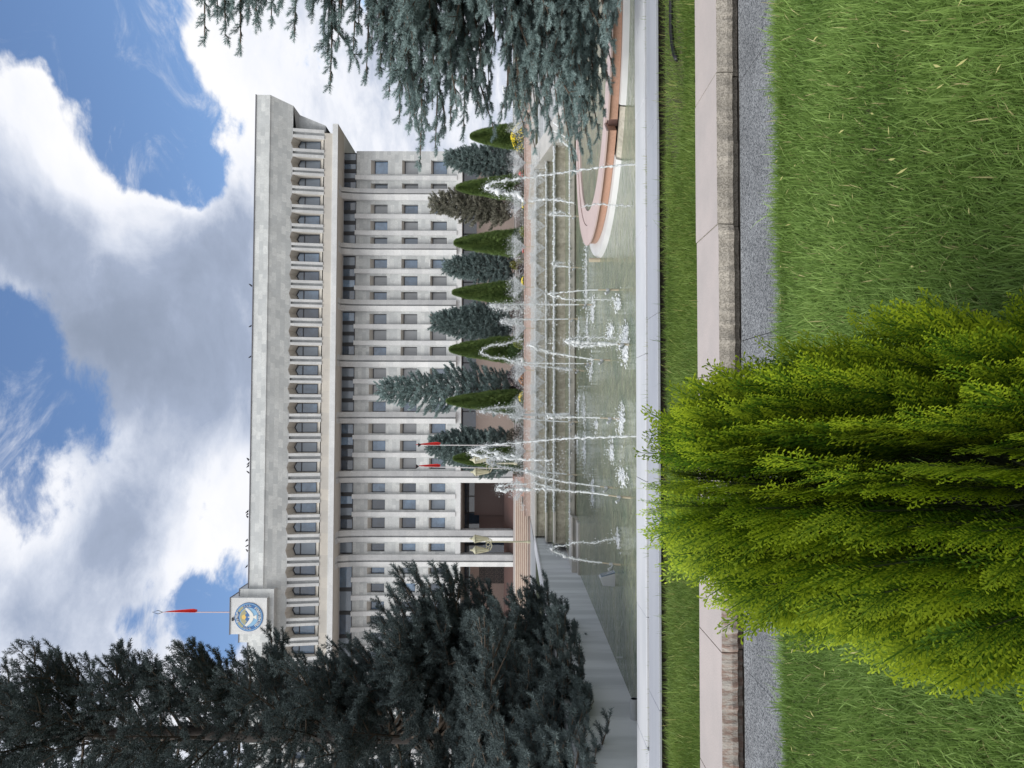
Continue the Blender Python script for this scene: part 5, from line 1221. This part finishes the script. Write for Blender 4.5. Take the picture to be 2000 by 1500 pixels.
for a in [(1020, 270, 60, 40, 32.0, (.05, .09, .03), (.14, .19, .07), 'wide green shrub with yellow blossoms behind the spray at the right', YE_),
          (1020, 316, 16, 22, 31.8, (.05, .02, .02), (.10, .05, .04), 'small dark red bush below the hanging spruce branch'),
          (1022, 340, 14, 12, 31.7, (.05, .09, .03), (.12, .16, .05), 'small red blossoms right of the tall right-hand jet', RD_),
          (1020, 369, 24, 26, 31.8, (.045, .035, .03), (.12, .09, .06), 'round brownish purple bush under the second cone thuja in view'),
          (1012, 385, 40, 26, 32.4, (.03, .07, .02), (.08, .13, .04), 'dark green low shrub behind the foot of the right-hand tall jet'),
          (1029, 402, 12, 14, 31.6, (.06, .10, .03), (.16, .2, .05), 'tuft of yellow flowers on the pink bed wall, right of the lime bush', YE_),
          (1027, 452, 20, 20, 31.8, (.12, .17, .02), (.34, .36, .05), 'lime yellow bush in front of the third cone thuja'),
          (1014, 462, 40, 26, 32.3, (.03, .06, .025), (.08, .12, .05), 'low grey green shrub behind the lime yellow bush'),
          (1030, 488, 12, 9, 31.6, (.05, .08, .03), (.1, .14, .05), 'small patch of red flowers left of the lime bush', RD_),
          (1012, 517, 22, 30, 32.2, (.10, .11, .03), (.22, .21, .06), 'olive feathery bush under the compact round spruce'),
          (1023, 525, 20, 20, 31.8, (.04, .02, .025), (.09, .055, .05), 'dark purple bush beside the olive feathery one'),
          (1028, 552, 26, 14, 31.6, (.06, .11, .03), (.15, .2, .06), 'row of yellow and orange flowers below the fourth cone thuja', YE_),
          (1012, 556, 36, 26, 32.3, (.03, .06, .025), (.07, .11, .05), 'low dark shrub behind the row of yellow flowers'),
          (1010, 610, 50, 26, 32.3, (.06, .04, .035), (.13, .09, .07), 'reddish brown low shrub behind the feathery plume'),
          (1020, 655, 18, 24, 31.9, (.05, .09, .03), (.11, .17, .05), 'leafy green plant right of the hooked jet foot'),
          (1018, 673, 16, 26, 31.8, (.16, .21, .05), (.32, .38, .13), 'pale green plant inside the hooked jet'),
          (1010, 690, 50, 34, 32.4, (.03, .065, .02), (.075, .125, .04), 'green low shrub left of the pale green plant'),
          (1026, 741, 22, 20, 31.7, (.16, .075, .02), (.36, .17, .05), 'orange brown bush on the bed wall', OR_),
          (1008, 735, 50, 30, 32.4, (.06, .05, .055), (.13, .11, .12), 'grey violet low shrub behind the orange brown bush'),
          (1024, 776, 22, 16, 31.7, (.05, .1, .02), (.14, .2, .05), 'clump of bright yellow flowers below the thuja nearest the ragged spruce', YE_),
          (1010, 800, 60, 36, 32.4, (.03, .06, .02), (.07, .12, .04), 'dark green shrub behind the tallest jets left of centre'),
          (1008, 855, 50, 34, 32.4, (.05, .05, .04), (.11, .10, .08), 'dusky low shrub behind the tall double jet'),
          (1010, 905, 46, 36, 32.2, (.03, .065, .02), (.08, .13, .04), 'green shrub by the salmon pier')]: bush(*a)

# ---- golden thuja in the foreground
def frond_tpl(seed):
    q_ = random.Random(seed); V, F, T = [], [], []
    def leaf(a, b, w_, t):
        a, b = np.array(a, float), np.array(b, float); d = b - a; n = np.array([-d[1], d[0]]); n /= np.linalg.norm(n) + 1e-9
        k = len(V); m_ = a + d * .66
        for q in (a - n * w_ * .5, m_ - n * w_, b, m_ + n * w_): V.append((q[0], q[1], .5 * q[1] ** 2 * (1 if q[1] > 0 else .4) - .12 * q[0] ** 2)); T.append(t)
        F.append((k, k + 1, k + 2, k + 3))
    leaf((0, 0), (1, 0), .012, .2)
    i = 0; t = .16
    while t < .96:
        sg = 1 if i % 2 else -1; i += 1; ln = (.36 * (1 - t) ** .8 + .09) * q_.uniform(.65, 1.15); an = math.radians(q_.uniform(24, 40)) * sg
        dx, dy = math.cos(an), math.sin(an); e = (t + dx * ln, dy * ln); leaf((t, 0), e, .012, .3 + .3 * t)
        n_ = int(ln / .062)
        for j in range(n_):
            u = (j + .8) / (n_ + .2); b = (t + dx * ln * u, dy * ln * u); s2 = 1 if j % 2 else -1
            a2 = an + s2 * math.radians(q_.uniform(26, 42)); l2 = .125 * (1 - .4 * u) * q_.uniform(.7, 1.2); leaf(b, (b[0] + math.cos(a2) * l2, b[1] + math.sin(a2) * l2), .0175, .5 + .4 * u)
        t += q_.uniform(.055, .085)
    return np.array(V), np.array(F), np.array(T)
M['greenstem'] = mat('green_stems', (.022, .035, .008), .9)
FRS = [frond_tpl(k) for k in range(5)]
gc = Vector((xX(962, 1.98), 1.98, 0)); t = thing('golden_thuja', (gc.x, gc.y, 0), 'bushy golden-green thuja shrub in the foreground before the stone path', 'shrub')
env_z = [0, .28, .52, .65, .77, .85, .97, 1.06, 1.13, 1.19]; env_r = [.38, .435, .425, .405, .365, .315, .265, .205, .13, .03]
pos, dr, nr, sc, tn, stems = [], [], [], [], [], MB(); r3 = random.Random(2)
N_ST = 330
for k in range(N_ST):
    zt = .12 + 1.01 * ((k + .5) / N_ST) ** .85; a = k * 2.39996 + r3.uniform(-.2, .2); R = np.interp(zt, env_z, env_r) * r3.uniform(.74, 1.05); lx = -.02 * 0 + .035 * (zt / 1.27) ** 2
    tip = Vector((gc.x + lx + R * math.cos(a), gc.y + R * math.sin(a), zt + .02)); base = Vector((gc.x + .25 * R * math.cos(a), gc.y + .25 * R * math.sin(a), max(.02, zt - .55 - .2 * R)))
    ct = base.lerp(tip, .55) + Vector((math.cos(a), math.sin(a), 0)) * .10 * R / .45 + Vector((0, 0, -.08)); stems.tube([base, bez(base, ct, tip, .5), tip], [.006, .004, .0015], 4, cap=False)
    g_ = r3.random(); nf = 24
    yaw = r3.uniform(-.45, .45)
    for j in range(nf):
        u = .42 + .58 * (j + r3.random()) / nf; q = bez(base, ct, tip, u); tg = ((1 - u) * (ct - base) + u * (tip - ct)).normalized(); rad = Vector((math.cos(a + yaw), math.sin(a + yaw), 0))
        sgn = 1 if j % 2 else -.25
        d = tg * 1.0 + rad * (.55 * sgn + r3.uniform(-.15, .25)) + Vector((0, 0, .35)); d = d.normalized()
        tan = Vector((-math.sin(a + yaw), math.cos(a + yaw), 0)) + Vector((r3.gauss(0, .20), r3.gauss(0, .20), r3.gauss(0, .16)))
        pos.append(q); dr.append(d); nr.append(tan); sc.append(r3.uniform(.10, .18) * (1.0 if u < .9 else .85)); tn.append(.34 * g_ + .26 * r3.random() - .36 + .16 * u + (.12 if sgn > 0 else -.12))  # inner and inward fronds get the darker tint that stands for shade
pos, dr, nr, sc, tn = map(np.array, (pos, dr, nr, sc, tn))
x = dr / np.linalg.norm(dr, axis=1, keepdims=True); yv = np.cross(nr, x)
L_, TT = [], []
for k in range(5):
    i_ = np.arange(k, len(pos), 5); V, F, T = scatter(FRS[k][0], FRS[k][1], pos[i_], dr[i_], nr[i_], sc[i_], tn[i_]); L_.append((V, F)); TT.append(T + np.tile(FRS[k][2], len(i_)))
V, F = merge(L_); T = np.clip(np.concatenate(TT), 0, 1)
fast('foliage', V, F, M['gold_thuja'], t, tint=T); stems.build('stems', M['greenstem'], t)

# ---- grass
def grass(name, n, sampler, ln, wd, mt, lean=.6, z0=0.0, straw=.02):
    p = sampler(n); n = len(p); a = rng.uniform(0, 2 * PI, n); le = np.abs(rng.normal(size=n)) * lean; L = ln * np.exp(rng.normal(size=n) * .28)
    cl = (np.sin(p[:, 0] * 5.1 + np.sin(p[:, 1] * 3.3) * 2) + np.sin(p[:, 1] * 6.7 + p[:, 0] * 2.1) + np.sin(p[:, 0] * 1.3 - p[:, 1] * 2.9)) / 6 + .5
    L *= .8 + .4 * cl
    swirl = np.sin(p[:, 0] * 2.7 + 1.3) * 1.6 + np.cos(p[:, 1] * 3.1 + p[:, 0]) * 1.4; a = np.where(rng.random(n) < .38, swirl + rng.normal(size=n) * .7, a)
    dh = np.stack([np.cos(a), np.sin(a)], 1); sd_ = np.stack([-np.sin(a), np.cos(a)], 1); tw = rng.normal(size=n) * .9; sd3 = np.stack([np.cos(a + PI / 2 + tw), np.sin(a + PI / 2 + tw), np.zeros(n)], 1)
    rows_ = []
    for k, (t, w_) in enumerate(((0, .8), (.35, 1), (.7, .75), (1, 0))):
        hor = L * (np.sin(le) * t * .6 + le * t * t * .55); ver = L * t * np.cos(np.minimum(1.25, le * (.5 + t * .6)))
        c = np.stack([p[:, 0] + dh[:, 0] * hor, p[:, 1] + dh[:, 1] * hor, p[:, 2] + z0 + np.maximum(ver, .004)], 1); w2 = (wd * w_ * (.7 + .6 * rng.random(n) if k == 0 else 1))
        w2 = (wd * w_) * np.exp((L / ln - 1) * .3); rows_.append(c - sd3 * w2[:, None] / 2)
        if k < 3: rows_.append(c + sd3 * w2[:, None] / 2)
    V = np.stack(rows_, 1).reshape(-1, 3); b_ = np.arange(n)[:, None, None] * 7
    F = (np.array([(0, 1, 3), (0, 3, 2), (2, 3, 5), (2, 5, 4), (4, 5, 6)])[None] + b_).reshape(-1, 3)
    T = np.clip(.42 * rng.random(n) + .45 * cl * rng.uniform(.6, 1, n), 0, .88); T = np.where(rng.random(n) < straw, 1.0, T)
    return tag(fast(name, V, F, mt, None, tint=np.repeat(T, 7)), kind='stuff')
def near(n):
    y = 1.55 + 2.78 * rng.random(n) ** 1.0; x = (rng.random(n) * 2 - 1) * (.60 * y + .30) + .037 * y
    return np.stack([x, y, np.zeros(n)], 1)
grass('lawn_grass', 185000, near, .060, .0044, M['grass'], .75)
def edge(n):
    x = rng.uniform(-3, 3.2, n); return np.stack([x, 4.24 + .10 * rng.random(n) ** 2 * (1 + np.sin(x * 7) * .5 + np.sin(x * 17) * .4), np.zeros(n)], 1)
grass('path_edge_grass', 9000, edge, .08, .0038, M['grass'], .8)
def strip(n):
    y = 5.86 + 1.33 * rng.random(n); x = (rng.random(n) * 2 - 1) * (.62 * y) + .037 * y
    e = 7.15 + .06 * np.sin(x * 2.1) + .05 * np.sin(x * 5.3 + 1); keep = (y < e) & ~((x > 2.35 + .2 * np.sin(y * 9)) & (y > 6.45) & (rng.random(n) < .80))
    return np.stack([x, y, np.full(n, 0.0)], 1)[keep]
grass('strip_grass', 120000, strip, .062, .0042, M['grass2'], .6, z0=.06, straw=.03)
def gap(n):
    x = rng.uniform(-4.6, 4.6, n); c = np.sin(x * 3.1) + np.sin(x * 8.3) * .6 + np.sin(x * 21) * .5; keep = rng.random(n) < np.clip(c * .5 + .3, .05, 1)
    return np.stack([x, 7.895 + .05 * rng.random(n), np.full(n, .10)], 1)[keep]
grass('joint_grass', 1500, gap, .07, .003, M['grass2'], .5, straw=.25)
def lip(n):
    x = rng.uniform(-4.6, 4.6, n); return np.stack([x, 7.15 + .16 * rng.random(n), np.full(n, .05)], 1)
grass('soil_edge_weeds', 2500, lip, .09, .003, M['grass2'], .7, straw=.1)
m = MB(); m.box(-30, 30, 5.84, 7.34, -.3, .062); tag(m.build('lawn_strip_soil', M['lawn_soil']), kind='structure')
m = MB(); m.box(-30, 30, -5, 4.238, -.3, -.004); tag(m.build('lawn_soil', M['lawn_soil']), kind='structure')
# dry needles and litter where the spruce shades the strip
n = 5000; x = rng.uniform(2.3, 4.6, n); y = rng.uniform(6.4, 7.2, n); p = np.stack([x, y, np.full(n, .066)], 1)
d = rng.normal(size=(n, 3)) * np.array([1, 1, .12]); V, F, T = scatter(np.array([(0, -.05, 0), (1, 0, 0), (0, .05, 0)]), np.array([(0, 1, 2)]), p, d, np.tile([0, 0, 1.], (n, 1)) + rng.normal(size=(n, 3)) * .2, rng.uniform(.02, .05, n), rng.random(n))
tag(fast('litter', V, F, leafmat('dry_litter', (.10, .075, .045), (.28, .22, .14)), None, tint=T), kind='stuff')
# seed heads and small lawn leaves
n = 130; p = near(n * 2)[:n]; p[:, 2] = rng.uniform(.05, .10, n); d = rng.normal(size=(n, 3)) * np.array([1, 1, .4])
V, F, T = scatter(np.array([(0, -.06, 0), (.5, -.11, .03), (1, 0, 0), (.5, .11, .03)]), np.array([(0, 1, 2, 3)]), p, d, np.tile([0, 0, 1.], (n, 1)), rng.uniform(.03, .05, n), np.full(n, 1.))
tag(fast('seed_heads', V, F, leafmat('pale_seed_heads', (.35, .38, .12), (.48, .46, .18)), None, tint=T), kind='stuff')
